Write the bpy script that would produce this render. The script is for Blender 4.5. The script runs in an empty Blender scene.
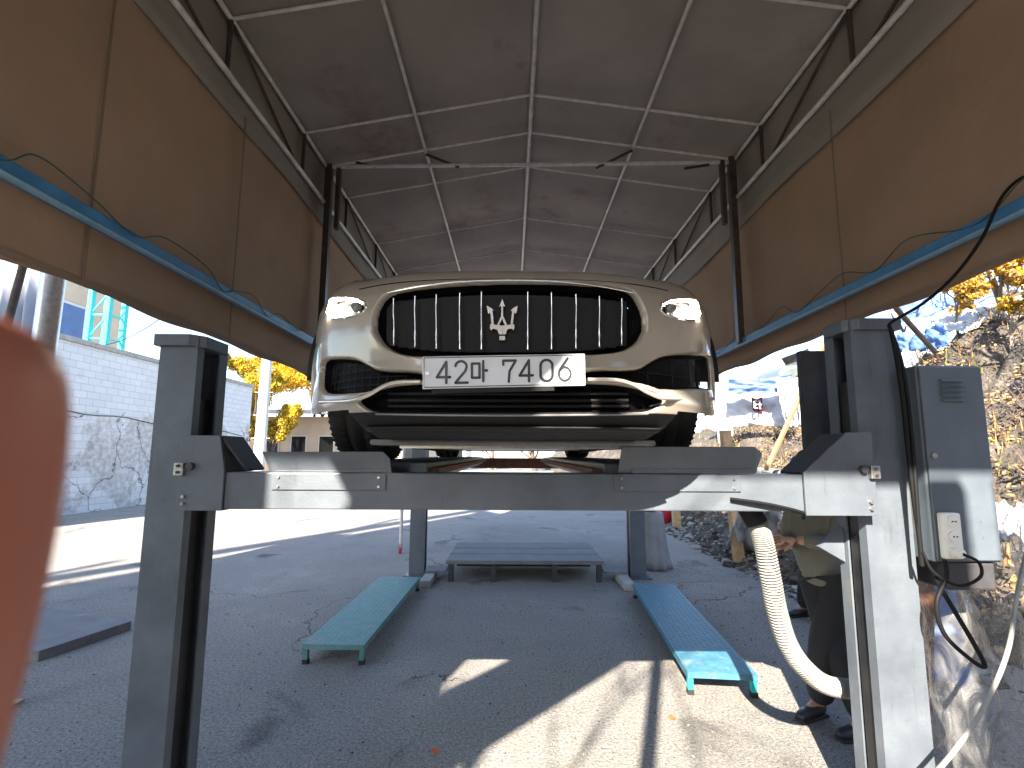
import bpy, bmesh, math, random
import numpy as np
from mathutils import Vector, Matrix, Euler, noise
PI = math.pi
R = math.radians
rnd = random.Random(7)
S = bpy.context.scene
C = S.collection

# ------------------------------------------------------------------ camera, sky, sun, exposure
W_, H_ = 1024, 768
FPX, PITCH, ROLL = 450.0, R(6.45), R(0.25)
CAMZ = 1.7
cam_d = bpy.data.cameras.new('camera')
cam_d.sensor_width = 36.0
cam_d.lens = FPX / W_ * 36.0
cam_d.shift_y = 19.0 / 1024
cam_d.clip_start = 0.005
cam_d.clip_end = 800
cam_d.dof.use_dof = True
cam_d.dof.focus_distance = 2.4
cam_d.dof.aperture_fstop = 11.0
cam = bpy.data.objects.new('camera', cam_d)
C.objects.link(cam)
CR = Euler((PI / 2 + PITCH, 0, 0)).to_matrix() @ Euler((0, 0, ROLL)).to_matrix()
cam.matrix_world = Matrix.Translation((0, 0, CAMZ)) @ CR.to_4x4()
S.camera = cam

SUN_EL, SUN_AZ = 35.0, 20.0          # sun behind the photographer, a little to the left
w = bpy.data.worlds.new('World'); S.world = w; w.use_nodes = True
nt = w.node_tree
bg = nt.nodes['Background']
sky = nt.nodes.new('ShaderNodeTexSky'); sky.sky_type = 'NISHITA'; sky.sun_disc = False
sky.sun_elevation = R(SUN_EL)
# direction towards the sun: (-sin az, -cos az)
sky.sun_rotation = math.atan2(-math.sin(R(SUN_AZ)), -math.cos(R(SUN_AZ)))
sky.air_density = 1.0; sky.dust_density = .8; sky.ozone_density = 1.0
nt.links.new(sky.outputs[0], bg.inputs[0]); bg.inputs[1].default_value = 0.10
sl = bpy.data.lights.new('sun', 'SUN'); sl.energy = 5.0; sl.angle = R(0.5); sl.color = (1, .89, .74)
so = bpy.data.objects.new('sun', sl); C.objects.link(so)
dvec = Vector((math.sin(R(SUN_AZ)) * math.cos(R(SUN_EL)), math.cos(R(SUN_AZ)) * math.cos(R(SUN_EL)), -math.sin(R(SUN_EL))))
so.rotation_euler = dvec.to_track_quat('-Z', 'Y').to_euler(); so.location = (-3, -8, 8)
S.view_settings.view_transform = 'Standard'; S.view_settings.look = 'None'
S.view_settings.exposure = 2.6; S.view_settings.gamma = 1
S.render.engine = 'CYCLES'
S.cycles.max_bounces = 8; S.cycles.transparent_max_bounces = 12
S.cycles.use_denoising = True

def ray(px, py):
    d = CR @ Vector(((px - 512) / FPX, -(py - 403) / FPX, -1))
    return d
def at(px, py, Y):
    """world point seen at a pixel of the photograph, at distance Y ahead"""
    d = ray(px, py); return Vector((0, 0, CAMZ)) + d * (Y / d.y)
def on_ground(px, py, z=0.0):
    d = ray(px, py); k = (z - CAMZ) / d.z
    return Vector((0, 0, CAMZ)) + d * k

# ------------------------------------------------------------------ materials
def mat(name, col, rough=.6, metal=0., var=0., vscale=6., bump=0., bscale=60., spec=.5, trans=0., dirt=None, dscale=3., dthr=.55, coat=0., emis=None, es=0., scratch=None, bdist=.01):
    m = bpy.data.materials.new(name); m.use_nodes = True
    n = m.node_tree.nodes; L = m.node_tree.links
    b = n['Principled BSDF']
    b.inputs['Roughness'].default_value = rough; b.inputs['Metallic'].default_value = metal
    b.inputs['Specular IOR Level'].default_value = spec
    b.inputs['Coat Weight'].default_value = coat; b.inputs['Coat Roughness'].default_value = .10
    tc = n.new('ShaderNodeTexCoord')
    out = None
    if var > 0 or dirt:
        nz = n.new('ShaderNodeTexNoise'); nz.inputs['Scale'].default_value = vscale; nz.inputs['Detail'].default_value = 7; nz.inputs['Roughness'].default_value = .62
        L.new(tc.outputs['Object'], nz.inputs['Vector'])
        mx = n.new('ShaderNodeMix'); mx.data_type = 'RGBA'
        rp = n.new('ShaderNodeValToRGB'); rp.color_ramp.elements[0].position = .32; rp.color_ramp.elements[1].position = .68
        L.new(nz.outputs['Fac'], rp.inputs[0]); L.new(rp.outputs[0], mx.inputs[0])
        mx.inputs[6].default_value = (*[c * (1 - var) for c in col], 1)
        mx.inputs[7].default_value = (*[min(1, c * (1 + var)) for c in col], 1)
        out = mx.outputs[2]
        rr = n.new('ShaderNodeMapRange'); rr.inputs[3].default_value = max(.02, rough - .12); rr.inputs[4].default_value = min(1, rough + .14)
        L.new(nz.outputs['Fac'], rr.inputs[0]); L.new(rr.outputs[0], b.inputs['Roughness'])
        if dirt:
            n2 = n.new('ShaderNodeTexNoise'); n2.inputs['Scale'].default_value = dscale; n2.inputs['Detail'].default_value = 9; n2.inputs['Roughness'].default_value = .7
            L.new(tc.outputs['Object'], n2.inputs['Vector'])
            r2 = n.new('ShaderNodeValToRGB'); r2.color_ramp.elements[0].position = dthr; r2.color_ramp.elements[1].position = min(.99, dthr + .12)
            L.new(n2.outputs['Fac'], r2.inputs[0])
            m2 = n.new('ShaderNodeMix'); m2.data_type = 'RGBA'
            L.new(r2.outputs[0], m2.inputs[0]); L.new(out, m2.inputs[6]); m2.inputs[7].default_value = (*dirt, 1)
            out = m2.outputs[2]
        L.new(out, b.inputs['Base Color'])
    else:
        b.inputs['Base Color'].default_value = (*col, 1)
    if bump > 0:
        nb = n.new('ShaderNodeTexNoise'); nb.inputs['Scale'].default_value = bscale; nb.inputs['Detail'].default_value = 5
        L.new(tc.outputs['Object'], nb.inputs['Vector'])
        bp = n.new('ShaderNodeBump'); bp.inputs['Strength'].default_value = bump; bp.inputs['Distance'].default_value = bdist
        L.new(nb.outputs['Fac'], bp.inputs['Height']); L.new(bp.outputs[0], b.inputs['Normal'])
    if trans > 0:
        tr = n.new('ShaderNodeBsdfTranslucent')
        if out: L.new(out, tr.inputs[0])
        else: tr.inputs[0].default_value = (*col, 1)
        ms = n.new('ShaderNodeMixShader'); ms.inputs[0].default_value = trans
        L.new(b.outputs[0], ms.inputs[1]); L.new(tr.outputs[0], ms.inputs[2])
        L.new(ms.outputs[0], n['Material Output'].inputs[0])
    if emis:
        b.inputs['Emission Color'].default_value = (*emis, 1); b.inputs['Emission Strength'].default_value = es
    return m

M = {}
M['lift'] = mat('lift_paint', (.088, .108, .135), .42, var=.16, vscale=5, bump=.06, bscale=180, dirt=(.12, .125, .13), dscale=5, dthr=.62)
def add_wear(m):
    n = m.node_tree.nodes; L = m.node_tree.links; b = n['Principled BSDF']
    src = b.inputs['Base Color'].links[0].from_socket; tc = n.new('ShaderNodeTexCoord')
    def layer(src, scale, a, c, col, stretch=(1, 1, 1), det=6, ro=.7):
        mp = n.new('ShaderNodeMapping'); mp.inputs['Scale'].default_value = stretch; L.new(tc.outputs['Object'], mp.inputs[0])
        t = n.new('ShaderNodeTexNoise'); t.inputs['Scale'].default_value = scale; t.inputs['Detail'].default_value = det; t.inputs['Roughness'].default_value = ro; L.new(mp.outputs[0], t.inputs['Vector'])
        r = n.new('ShaderNodeValToRGB'); r.color_ramp.elements[0].position = a; r.color_ramp.elements[1].position = c; L.new(t.outputs[0], r.inputs[0])
        x = n.new('ShaderNodeMix'); x.data_type = 'RGBA'; L.new(r.outputs[0], x.inputs[0]); L.new(src, x.inputs[6]); x.inputs[7].default_value = (*col, 1); return x.outputs[2]
    src = layer(src, 9, .60, .80, (.055, .055, .06), (3, 3, .35))        # drip streaks
    src = layer(src, 34, .66, .70, (.10, .055, .035))                    # rust chips
    src = layer(src, 60, .69, .72, (.22, .22, .22), (1, 1, 2.5))         # scuffs to primer
    L.new(src, b.inputs['Base Color'])
M['lift'] = mat('lift_paint2', (.088, .104, .126), .42, var=.20, vscale=4, bump=.12, bscale=120, dirt=(.125, .13, .135), dscale=4, dthr=.6); add_wear(M['lift'])
M['lift_dark'] = mat('lift_dark', (.035, .035, .04), .6, var=.3, vscale=8, bump=.05)
M['grease'] = mat('grease_black', (.012, .012, .014), .35, var=.4, vscale=14)
M['rust'] = mat('rusty_steel', (.12, .055, .03), .8, var=.4, vscale=12, bump=.2)
M['galv'] = mat('galvanised', (.42, .42, .42), .34, metal=.9, var=.2, vscale=30, bump=.03)
M['galv_dark'] = mat('brown_pipe', (.06, .045, .04), .45, var=.3, vscale=10)
M['tube'] = mat('pale_pipe', (.62, .60, .57), .4, metal=.1, var=.2, vscale=12)
M['wall_canvas'] = mat('brown_canvas', (.385, .27, .187), .85, var=.12, vscale=1.1, bump=.6, bscale=2.2, bdist=.06, trans=.32, dirt=(.36, .24, .165), dscale=1.2, dthr=.58)
M['roof_canvas'] = mat('grey_canvas', (.31, .275, .25), .8, var=.16, vscale=1.0, bump=.6, bscale=2.4, bdist=.06, trans=.10, dirt=(.23, .165, .15), dscale=.9, dthr=.56)
M['band_canvas'] = mat('band_canvas', (.27, .24, .215), .85, var=.1, vscale=3, bump=.15, bscale=8, trans=.1)
M['seam'] = mat('seam_tape', (.22, .15, .10), .8)
M['blue'] = mat('blue_rail', (.04, .18, .36), .5, var=.2, vscale=9, bump=.05, dirt=(.20, .27, .32), dscale=7, dthr=.6)
M['blue_lite'] = mat('blue_rail_edge', (.20, .34, .46), .55, var=.2, vscale=12)
M['cable'] = mat('black_cable', (.008, .008, .009), .6, spec=.15)
M['wire'] = mat('green_wire', (.02, .07, .04), .5)
M['car'] = mat('champagne_paint', (.33, .295, .245), .38, metal=.15, var=.03, vscale=4, coat=1.0)
M['car_black'] = mat('gloss_black', (.004, .004, .005), .5, spec=.06)
M['car_plastic'] = mat('grained_plastic', (.014, .014, .015), .6, spec=.2, bump=.05, bscale=300)
M['car_grey'] = mat('satin_grey_trim', (.17, .17, .18), .35, metal=.3)
M['chrome'] = mat('chrome', (.78, .78, .78), .13, metal=1)
M['lamp_cup'] = mat('lamp_cup', (.16, .16, .16), .25, metal=.8)
M['glass'] = mat('dark_glass', (.012, .014, .016), .04, spec=.8)
M['tyre'] = mat('tyre_rubber', (.014, .014, .015), .75, bump=.2, bscale=60)
M['lamp'] = mat('lamp_lit', (1, .95, .85), .3, emis=(1, .93, .8), es=40)
M['plate'] = mat('plate_white', (.60, .63, .66), .6, var=.05, vscale=14, bump=.03)
M['plate_ink'] = mat('plate_ink', (.02, .024, .03), .4)
M['teal'] = mat('teal_paint', (.085, .21, .205), .55, var=.22, vscale=12, bump=.12, bscale=90, dirt=(.16, .20, .19), dscale=9, dthr=.53)
add_wear(M['teal'])
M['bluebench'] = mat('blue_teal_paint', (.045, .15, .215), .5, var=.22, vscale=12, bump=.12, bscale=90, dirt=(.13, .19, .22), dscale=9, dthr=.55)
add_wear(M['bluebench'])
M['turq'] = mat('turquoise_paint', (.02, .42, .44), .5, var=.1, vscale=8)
M['hose'] = mat('white_duct', (.25, .245, .225), .5, var=.25, vscale=7)
M['white_pl'] = mat('white_plastic', (.72, .71, .66), .45)
M['cab'] = mat('cabinet_paint', (.085, .105, .13), .42, var=.14, vscale=5, bump=.05, bscale=200); add_wear(M['cab'])
M['wood'] = mat('raw_timber', (.46, .31, .16), .75, var=.25, vscale=9, bump=.2)
M['concrete'] = mat('concrete', (.30, .295, .28), .9, var=.18, vscale=6, bump=.3, bscale=40, dirt=(.16, .155, .15), dscale=2.5, dthr=.6)
M['pole_conc'] = mat('pole_concrete', (.50, .49, .45), .85, var=.1, vscale=4, bump=.1)
M['steel_plate'] = mat('steel_plate', (.15, .152, .16), .75, metal=.0, spec=.25, var=.18, vscale=5, bump=.08, dirt=(.24, .22, .20), dscale=6, dthr=.57)
M['tarp_grey'] = mat('grey_tarp', (.24, .24, .24), .7, var=.15, vscale=6, bump=.2, bscale=20)
M['tarp_white'] = mat('white_tarp', (.46, .47, .50), .6, var=.12, vscale=2.5, bump=.3, bscale=8)
M['tarp_blue'] = mat('blue_tarp', (.06, .12, .27), .55, var=.2, vscale=3, bump=.3, bscale=8)
M['red_cloth'] = mat('red_cloth', (.42, .02, .04), .7, var=.15)
M['bark'] = mat('bark', (.09, .065, .05), .9, var=.35, vscale=14, bump=.5, bscale=40)
M['bark_pale'] = mat('bark_pale', (.22, .18, .15), .9, var=.3, vscale=14, bump=.4, bscale=40)
M['leaf_y'] = mat('ginkgo_leaf', (.62, .40, .02), .6, var=.3, vscale=1.2, trans=.45)
M['leaf_g'] = mat('green_leaf', (.17, .19, .04), .6, var=.35, vscale=1.0, trans=.35)
M['leaf_o'] = mat('dry_leaf', (.32, .19, .07), .75, var=.4, vscale=2.0, trans=.2)
M['skin'] = mat('skin', (.43, .24, .16), .5, var=.06, vscale=20)
M['jacket'] = mat('olive_jacket', (.17, .162, .135), .85, var=.12, vscale=14, bump=.3, bscale=30)
M['trouser'] = mat('black_trouser', (.012, .012, .015), .8, var=.2, bump=.2, bscale=30)
M['black_cloth'] = mat('black_jacket', (.016, .016, .018), .8, bump=.2, bscale=30)
M['shoe'] = mat('black_shoe', (.02, .02, .024), .5)
M['sole'] = mat('shoe_sole', (.45, .45, .45), .6)
M['hair'] = mat('black_hair', (.012, .01, .01), .6)
M['stone'] = mat('rubble_stone', (.20, .18, .16), .9, var=.3, vscale=5, bump=.4, bscale=30)
M['leaf_red'] = mat('fallen_leaf', (.45, .10, .03), .7)
M['beige_wall'] = mat('beige_render', (.50, .40, .30), .9, var=.12, vscale=1.0)
M['pale_wall'] = mat('pale_render', (.58, .56, .52), .9, var=.1, vscale=1.0)
M['roofing'] = mat('sheet_roofing', (.55, .56, .58), .5, var=.08)

def finger_mat():
    m = mat('finger_skin', (.33, .115, .07), .5, var=.04, vscale=90)
    b = m.node_tree.nodes['Principled BSDF']
    b.inputs['Subsurface Weight'].default_value = .35
    b.inputs['Subsurface Radius'].default_value = (.008, .003, .0015)
    b.inputs['Subsurface Scale'].default_value = 1
    return m
M['finger'] = finger_mat()

def ground_mat():
    m = bpy.data.materials.new('yard_ground'); m.use_nodes = True
    n = m.node_tree.nodes; L = m.node_tree.links; b = n['Principled BSDF']
    tc = n.new('ShaderNodeTexCoord')
    def nz(sc, det=8, ro=.6, dist=0):
        t = n.new('ShaderNodeTexNoise'); t.inputs['Scale'].default_value = sc; t.inputs['Detail'].default_value = det
        t.inputs['Roughness'].default_value = ro; t.inputs['Distortion'].default_value = dist
        L.new(tc.outputs['Object'], t.inputs['Vector']); return t
    def ramp(src, a, c, ca=(0, 0, 0, 1), cb=(1, 1, 1, 1)):
        r = n.new('ShaderNodeValToRGB'); e = r.color_ramp.elements
        e[0].position = a; e[1].position = c; e[0].color = ca; e[1].color = cb; L.new(src, r.inputs[0]); return r
    def mix(f, a, c, mode='MIX'):
        x = n.new('ShaderNodeMix'); x.data_type = 'RGBA'; x.blend_type = mode
        if hasattr(f, 'is_linked') or not isinstance(f, (int, float)): L.new(f, x.inputs[0])
        else: x.inputs[0].default_value = f
        for i, v in ((6, a), (7, c)):
            if isinstance(v, tuple): x.inputs[i].default_value = v
            else: L.new(v, x.inputs[i])
        return x.outputs[2]
    big = nz(.55, 6, .6, .4); mid = nz(3.2, 10, .68); fine = nz(55, 6, .7); grit = nz(170, 3, .6)
    base = mix(ramp(big.outputs[0], .35, .65).outputs[0], (.24, .236, .235, 1), (.37, .355, .335, 1))
    base = mix(ramp(mid.outputs[0], .42, .62).outputs[0], base, (.31, .295, .27, 1))
    # oil stains
    st = nz(1.1, 5, .5, .6)
    base = mix(ramp(st.outputs[0], .62, .72).outputs[0], base, (.13, .127, .122, 1))
    base = mix(ramp(fine.outputs[0], .34, .66, (.62, .62, .62, 1), (1.25, 1.25, 1.25, 1)).outputs[0], base, base, 'MIX')
    sp = ramp(fine.outputs[0], .34, .64, (.50, .50, .51, 1), (1.35, 1.34, 1.32, 1))
    x = n.new('ShaderNodeMix'); x.data_type = 'RGBA'; x.blend_type = 'MULTIPLY'; x.inputs[0].default_value = 1
    L.new(base, x.inputs[6]); L.new(sp.outputs[0], x.inputs[7]); base = x.outputs[2]
    sp2 = ramp(grit.outputs[0], .38, .62, (.62, .62, .62, 1), (1.38, 1.38, 1.38, 1))
    x = n.new('ShaderNodeMix'); x.data_type = 'RGBA'; x.blend_type = 'MULTIPLY'; x.inputs[0].default_value = .8
    L.new(base, x.inputs[6]); L.new(sp2.outputs[0], x.inputs[7]); base = x.outputs[2]
    # cracks
    vm = n.new('ShaderNodeVectorMath'); vm.operation = 'MULTIPLY_ADD'
    wn = nz(1.7, 5, .6); L.new(wn.outputs['Color'], vm.inputs[0]); vm.inputs[1].default_value = (.9, .9, 0); L.new(tc.outputs['Object'], vm.inputs[2])
    vo = n.new('ShaderNodeTexVoronoi'); vo.feature = 'DISTANCE_TO_EDGE'; vo.inputs['Scale'].default_value = .42
    L.new(vm.outputs[0], vo.inputs['Vector'])
    cr = ramp(vo.outputs['Distance'], .0, .004, (1, 1, 1, 1), (0, 0, 0, 1))
    msk = ramp(big.outputs[0], .50, .60)
    cm = n.new('ShaderNodeMath'); cm.operation = 'MULTIPLY'; L.new(cr.outputs[0], cm.inputs[0]); L.new(msk.outputs[0], cm.inputs[1])
    base = mix(cm.outputs[0], base, (.04, .04, .038, 1))
    L.new(base, b.inputs['Base Color']); b.inputs['Roughness'].default_value = .93; b.inputs['Specular IOR Level'].default_value = .25
    # bump
    a1 = n.new('ShaderNodeMath'); a1.operation = 'MULTIPLY_ADD'; L.new(fine.outputs[0], a1.inputs[0]); a1.inputs[1].default_value = .9; L.new(mid.outputs[0], a1.inputs[2])
    a2 = n.new('ShaderNodeMath'); a2.operation = 'MULTIPLY_ADD'; L.new(grit.outputs[0], a2.inputs[0]); a2.inputs[1].default_value = .5; L.new(a1.outputs[0], a2.inputs[2])
    a3 = n.new('ShaderNodeMath'); a3.operation = 'SUBTRACT'; L.new(a2.outputs[0], a3.inputs[0]); L.new(cm.outputs[0], a3.inputs[1])
    bp = n.new('ShaderNodeBump'); bp.inputs['Strength'].default_value = 1; bp.inputs['Distance'].default_value = .028
    L.new(a3.outputs[0], bp.inputs['Height']); L.new(bp.outputs[0], b.inputs['Normal'])
    return m
M['ground'] = ground_mat()

def block_wall_mat():
    """white-painted block courses above, worn grey concrete below with cracks"""
    m = bpy.data.materials.new('painted_blocks'); m.use_nodes = True
    n = m.node_tree.nodes; L = m.node_tree.links; b = n['Principled BSDF']
    tc = n.new('ShaderNodeTexCoord'); sx = n.new('ShaderNodeSeparateXYZ'); L.new(tc.outputs['Object'], sx.inputs[0])
    cb = n.new('ShaderNodeCombineXYZ'); L.new(sx.outputs['Y'], cb.inputs[0]); L.new(sx.outputs['Z'], cb.inputs[1])
    br = n.new('ShaderNodeTexBrick'); L.new(cb.outputs[0], br.inputs['Vector'])
    br.inputs['Scale'].default_value = 1.0; br.inputs['Brick Width'].default_value = .40; br.inputs['Row Height'].default_value = .20
    br.inputs['Mortar Size'].default_value = .008; br.inputs['Mortar Smooth'].default_value = .4
    br.inputs['Color1'].default_value = (.60, .60, .61, 1); br.inputs['Color2'].default_value = (.54, .545, .56, 1); br.inputs['Mortar'].default_value = (.40, .40, .41, 1)
    def nz(sc, det=8, ro=.6):
        t = n.new('ShaderNodeTexNoise'); t.inputs['Scale'].default_value = sc; t.inputs['Detail'].default_value = det; t.inputs['Roughness'].default_value = ro
        L.new(tc.outputs['Object'], t.inputs['Vector']); return t
    def mixc(f, a, c):
        x = n.new('ShaderNodeMix'); x.data_type = 'RGBA'; L.new(f, x.inputs[0])
        for i, v in ((6, a), (7, c)):
            if isinstance(v, tuple): x.inputs[i].default_value = v
            else: L.new(v, x.inputs[i])
        return x.outputs[2]
    def ramp(src, a, c):
        r = n.new('ShaderNodeValToRGB'); r.color_ramp.elements[0].position = a; r.color_ramp.elements[1].position = c; L.new(src, r.inputs[0]); return r.outputs[0]
    big = nz(.9); fine = nz(7)
    # boundary height ~2.6 m disturbed by noise
    h = n.new('ShaderNodeMath'); h.operation = 'MULTIPLY_ADD'; L.new(big.outputs[0], h.inputs[0]); h.inputs[1].default_value = -2.6; L.new(sx.outputs['Z'], h.inputs[2])
    mr = n.new('ShaderNodeMapRange'); mr.inputs[1].default_value = 1.5; mr.inputs[2].default_value = 1.75; L.new(h.outputs[0], mr.inputs[0])
    conc = mixc(ramp(fine.outputs[0], .4, .62), (.34, .335, .33, 1), (.52, .51, .50, 1))
    conc = mixc(ramp(nz(1.1, 9, .7).outputs[0], .54, .66), conc, (.20, .19, .185, 1))
    low = mixc(ramp(nz(.8).outputs[0], .48, .53), conc, br.outputs['Color'])
    col = mixc(mr.outputs[0], low, br.outputs['Color'])
    wr = nz(2.2, 9, .75)
    col = mixc(ramp(wr.outputs[0], .58, .75), col, (.40, .40, .40, 1))
    vo = n.new('ShaderNodeTexVoronoi'); vo.feature = 'DISTANCE_TO_EDGE'; vo.inputs['Scale'].default_value = .5
    vm = n.new('ShaderNodeVectorMath'); vm.operation = 'ADD'; L.new(nz(1.3).outputs['Color'], vm.inputs[0]); L.new(tc.outputs['Object'], vm.inputs[1]); L.new(vm.outputs[0], vo.inputs['Vector'])
    cr = n.new('ShaderNodeValToRGB'); cr.color_ramp.elements[0].color = (1, 1, 1, 1); cr.color_ramp.elements[1].color = (0, 0, 0, 1); cr.color_ramp.elements[1].position = .012
    L.new(vo.outputs['Distance'], cr.inputs[0])
    iv = n.new('ShaderNodeMath'); iv.operation = 'SUBTRACT'; iv.inputs[0].default_value = 1; L.new(mr.outputs[0], iv.inputs[1])
    mu = n.new('ShaderNodeMath'); mu.operation = 'MULTIPLY'; L.new(cr.outputs[0], mu.inputs[0]); L.new(iv.outputs[0], mu.inputs[1])
    col = mixc(mu.outputs[0], col, (.03, .03, .03, 1))
    L.new(col, b.inputs['Base Color']); b.inputs['Roughness'].default_value = .9
    bp = n.new('ShaderNodeBump'); bp.inputs['Distance'].default_value = .02; bp.inputs['Strength'].default_value = .5
    ad = n.new('ShaderNodeMath'); ad.operation = 'SUBTRACT'; L.new(fine.outputs[0], ad.inputs[0]); L.new(br.outputs['Fac'], ad.inputs[1]); L.new(ad.outputs[0], bp.inputs['Height'])
    L.new(bp.outputs[0], b.inputs['Normal'])
    return m
M['blocks'] = block_wall_mat()

def rubble_mat():
    m = bpy.data.materials.new('rubble_earth'); m.use_nodes = True
    n = m.node_tree.nodes; L = m.node_tree.links; b = n['Principled BSDF']
    tc = n.new('ShaderNodeTexCoord')
    vo = n.new('ShaderNodeTexVoronoi'); vo.inputs['Scale'].default_value = 9; L.new(tc.outputs['Object'], vo.inputs['Vector'])
    nz = n.new('ShaderNodeTexNoise'); nz.inputs['Scale'].default_value = 1.6; nz.inputs['Detail'].default_value = 10; nz.inputs['Roughness'].default_value = .7; L.new(tc.outputs['Object'], nz.inputs['Vector'])
    r = n.new('ShaderNodeValToRGB'); e = r.color_ramp.elements
    e[0].position = .3; e[0].color = (.028, .021, .016, 1); e[1].position = .72; e[1].color = (.17, .135, .10, 1)
    k = e.new(.5); k.color = (.075, .058, .04, 1)
    L.new(nz.outputs[0], r.inputs[0])
    x = n.new('ShaderNodeMix'); x.data_type = 'RGBA'; x.blend_type = 'MULTIPLY'; x.inputs[0].default_value = .3
    L.new(r.outputs[0], x.inputs[6]); rv = n.new('ShaderNodeSeparateColor'); L.new(vo.outputs['Color'], rv.inputs[0]); L.new(rv.outputs[0], x.inputs[7]); 
    hs = n.new('ShaderNodeHueSaturation'); hs.inputs['Saturation'].default_value = .7; hs.inputs['Value'].default_value = 1.15; L.new(x.outputs[2], hs.inputs['Color'])
    L.new(hs.outputs[0], b.inputs['Base Color']); b.inputs['Roughness'].default_value = .95
    bp = n.new('ShaderNodeBump'); bp.inputs['Distance'].default_value = .08; n3 = n.new('ShaderNodeTexNoise'); n3.inputs['Scale'].default_value = 14; n3.inputs['Detail'].default_value = 9; L.new(tc.outputs['Object'], n3.inputs['Vector']); L.new(n3.outputs[0], bp.inputs['Height']); L.new(bp.outputs[0], b.inputs['Normal'])
    return m
M['rubble'] = rubble_mat()

def crazy_stone_mat():
    m = bpy.data.materials.new('crazy_stone'); m.use_nodes = True
    n = m.node_tree.nodes; L = m.node_tree.links; b = n['Principled BSDF']
    tc = n.new('ShaderNodeTexCoord')
    vo = n.new('ShaderNodeTexVoronoi'); vo.inputs['Scale'].default_value = 2.6; L.new(tc.outputs['Object'], vo.inputs['Vector'])
    ve = n.new('ShaderNodeTexVoronoi'); ve.feature = 'DISTANCE_TO_EDGE'; ve.inputs['Scale'].default_value = 2.6; L.new(tc.outputs['Object'], ve.inputs['Vector'])
    r = n.new('ShaderNodeValToRGB'); r.color_ramp.elements[0].color = (.16, .15, .14, 1); r.color_ramp.elements[1].color = (.33, .31, .28, 1); L.new(vo.outputs['Color'], r.inputs[0])
    e = n.new('ShaderNodeValToRGB'); e.color_ramp.elements[0].color = (.05, .045, .04, 1); e.color_ramp.elements[1].position = .06; L.new(ve.outputs['Distance'], e.inputs[0])
    x = n.new('ShaderNodeMix'); x.data_type = 'RGBA'; x.blend_type = 'MULTIPLY'; x.inputs[0].default_value = 1; L.new(r.outputs[0], x.inputs[6]); L.new(e.outputs[0], x.inputs[7])
    L.new(x.outputs[2], b.inputs['Base Color']); b.inputs['Roughness'].default_value = .9
    bp = n.new('ShaderNodeBump'); bp.inputs['Distance'].default_value = .04; L.new(ve.outputs['Distance'], bp.inputs['Height']); L.new(bp.outputs[0], b.inputs['Normal'])
    return m
M['crazy'] = crazy_stone_mat()

def vinyl_mat():
    m = bpy.data.materials.new('clear_vinyl'); m.use_nodes = True
    n = m.node_tree.nodes; L = m.node_tree.links
    n.remove(n['Principled BSDF'])
    t = n.new('ShaderNodeBsdfTransparent'); t.inputs[0].default_value = (.93, .93, .92, 1)
    g = n.new('ShaderNodeBsdfGlossy'); g.inputs['Roughness'].default_value = .3
    d = n.new('ShaderNodeBsdfDiffuse'); d.inputs[0].default_value = (.40, .40, .40, 1)
    m1 = n.new('ShaderNodeMixShader'); m2 = n.new('ShaderNodeMixShader')
    fr = n.new('ShaderNodeLayerWeight'); fr.inputs[0].default_value = .35
    tc = n.new('ShaderNodeTexCoord'); nz = n.new('ShaderNodeTexNoise'); nz.inputs['Scale'].default_value = 7; nz.inputs['Detail'].default_value = 7; nz.inputs['Distortion'].default_value = 1.4
    mp = n.new('ShaderNodeMapping'); mp.inputs['Scale'].default_value = (1.6, 1.6, .6)
    L.new(tc.outputs['Object'], mp.inputs[0]); L.new(mp.outputs[0], nz.inputs['Vector'])
    bp = n.new('ShaderNodeBump'); bp.inputs['Distance'].default_value = .05; bp.inputs['Strength'].default_value = 1; L.new(nz.outputs[0], bp.inputs['Height'])
    L.new(bp.outputs[0], g.inputs['Normal']); L.new(bp.outputs[0], fr.inputs['Normal'])
    rp = n.new('ShaderNodeValToRGB'); rp.color_ramp.elements[0].position = .4; rp.color_ramp.elements[0].color = (.03, .03, .03, 1); rp.color_ramp.elements[1].position = .75; rp.color_ramp.elements[1].color = (.4, .4, .4, 1)
    L.new(nz.outputs[0], rp.inputs[0])
    L.new(rp.outputs[0], m1.inputs[0]); L.new(t.outputs[0], m1.inputs[1]); L.new(d.outputs[0], m1.inputs[2])
    L.new(fr.outputs['Facing'], m2.inputs[0]); L.new(m1.outputs[0], m2.inputs[1]); L.new(g.outputs[0], m2.inputs[2])
    L.new(m2.outputs[0], n['Material Output'].inputs[0])
    return m
M['vinyl'] = vinyl_mat()

# ------------------------------------------------------------------ object helpers
def tag(o, label=None, cat=None, group=None, kind=None):
    if label: o['label'] = label
    if cat: o['category'] = cat
    if group: o['group'] = group
    if kind: o['kind'] = kind
    return o
def empty(name, loc=(0, 0, 0), label=None, cat=None, group=None, rz=0):
    o = bpy.data.objects.new(name, None); o.location = loc; o.rotation_euler.z = rz; C.objects.link(o)
    o.empty_display_size = .1
    return tag(o, label, cat, group)
def copy_tree(o, parent=None):
    kids = list(o.children)
    c = o.copy(); C.objects.link(c); c.parent = parent
    for k in kids: copy_tree(k, c)
    return c

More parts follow.
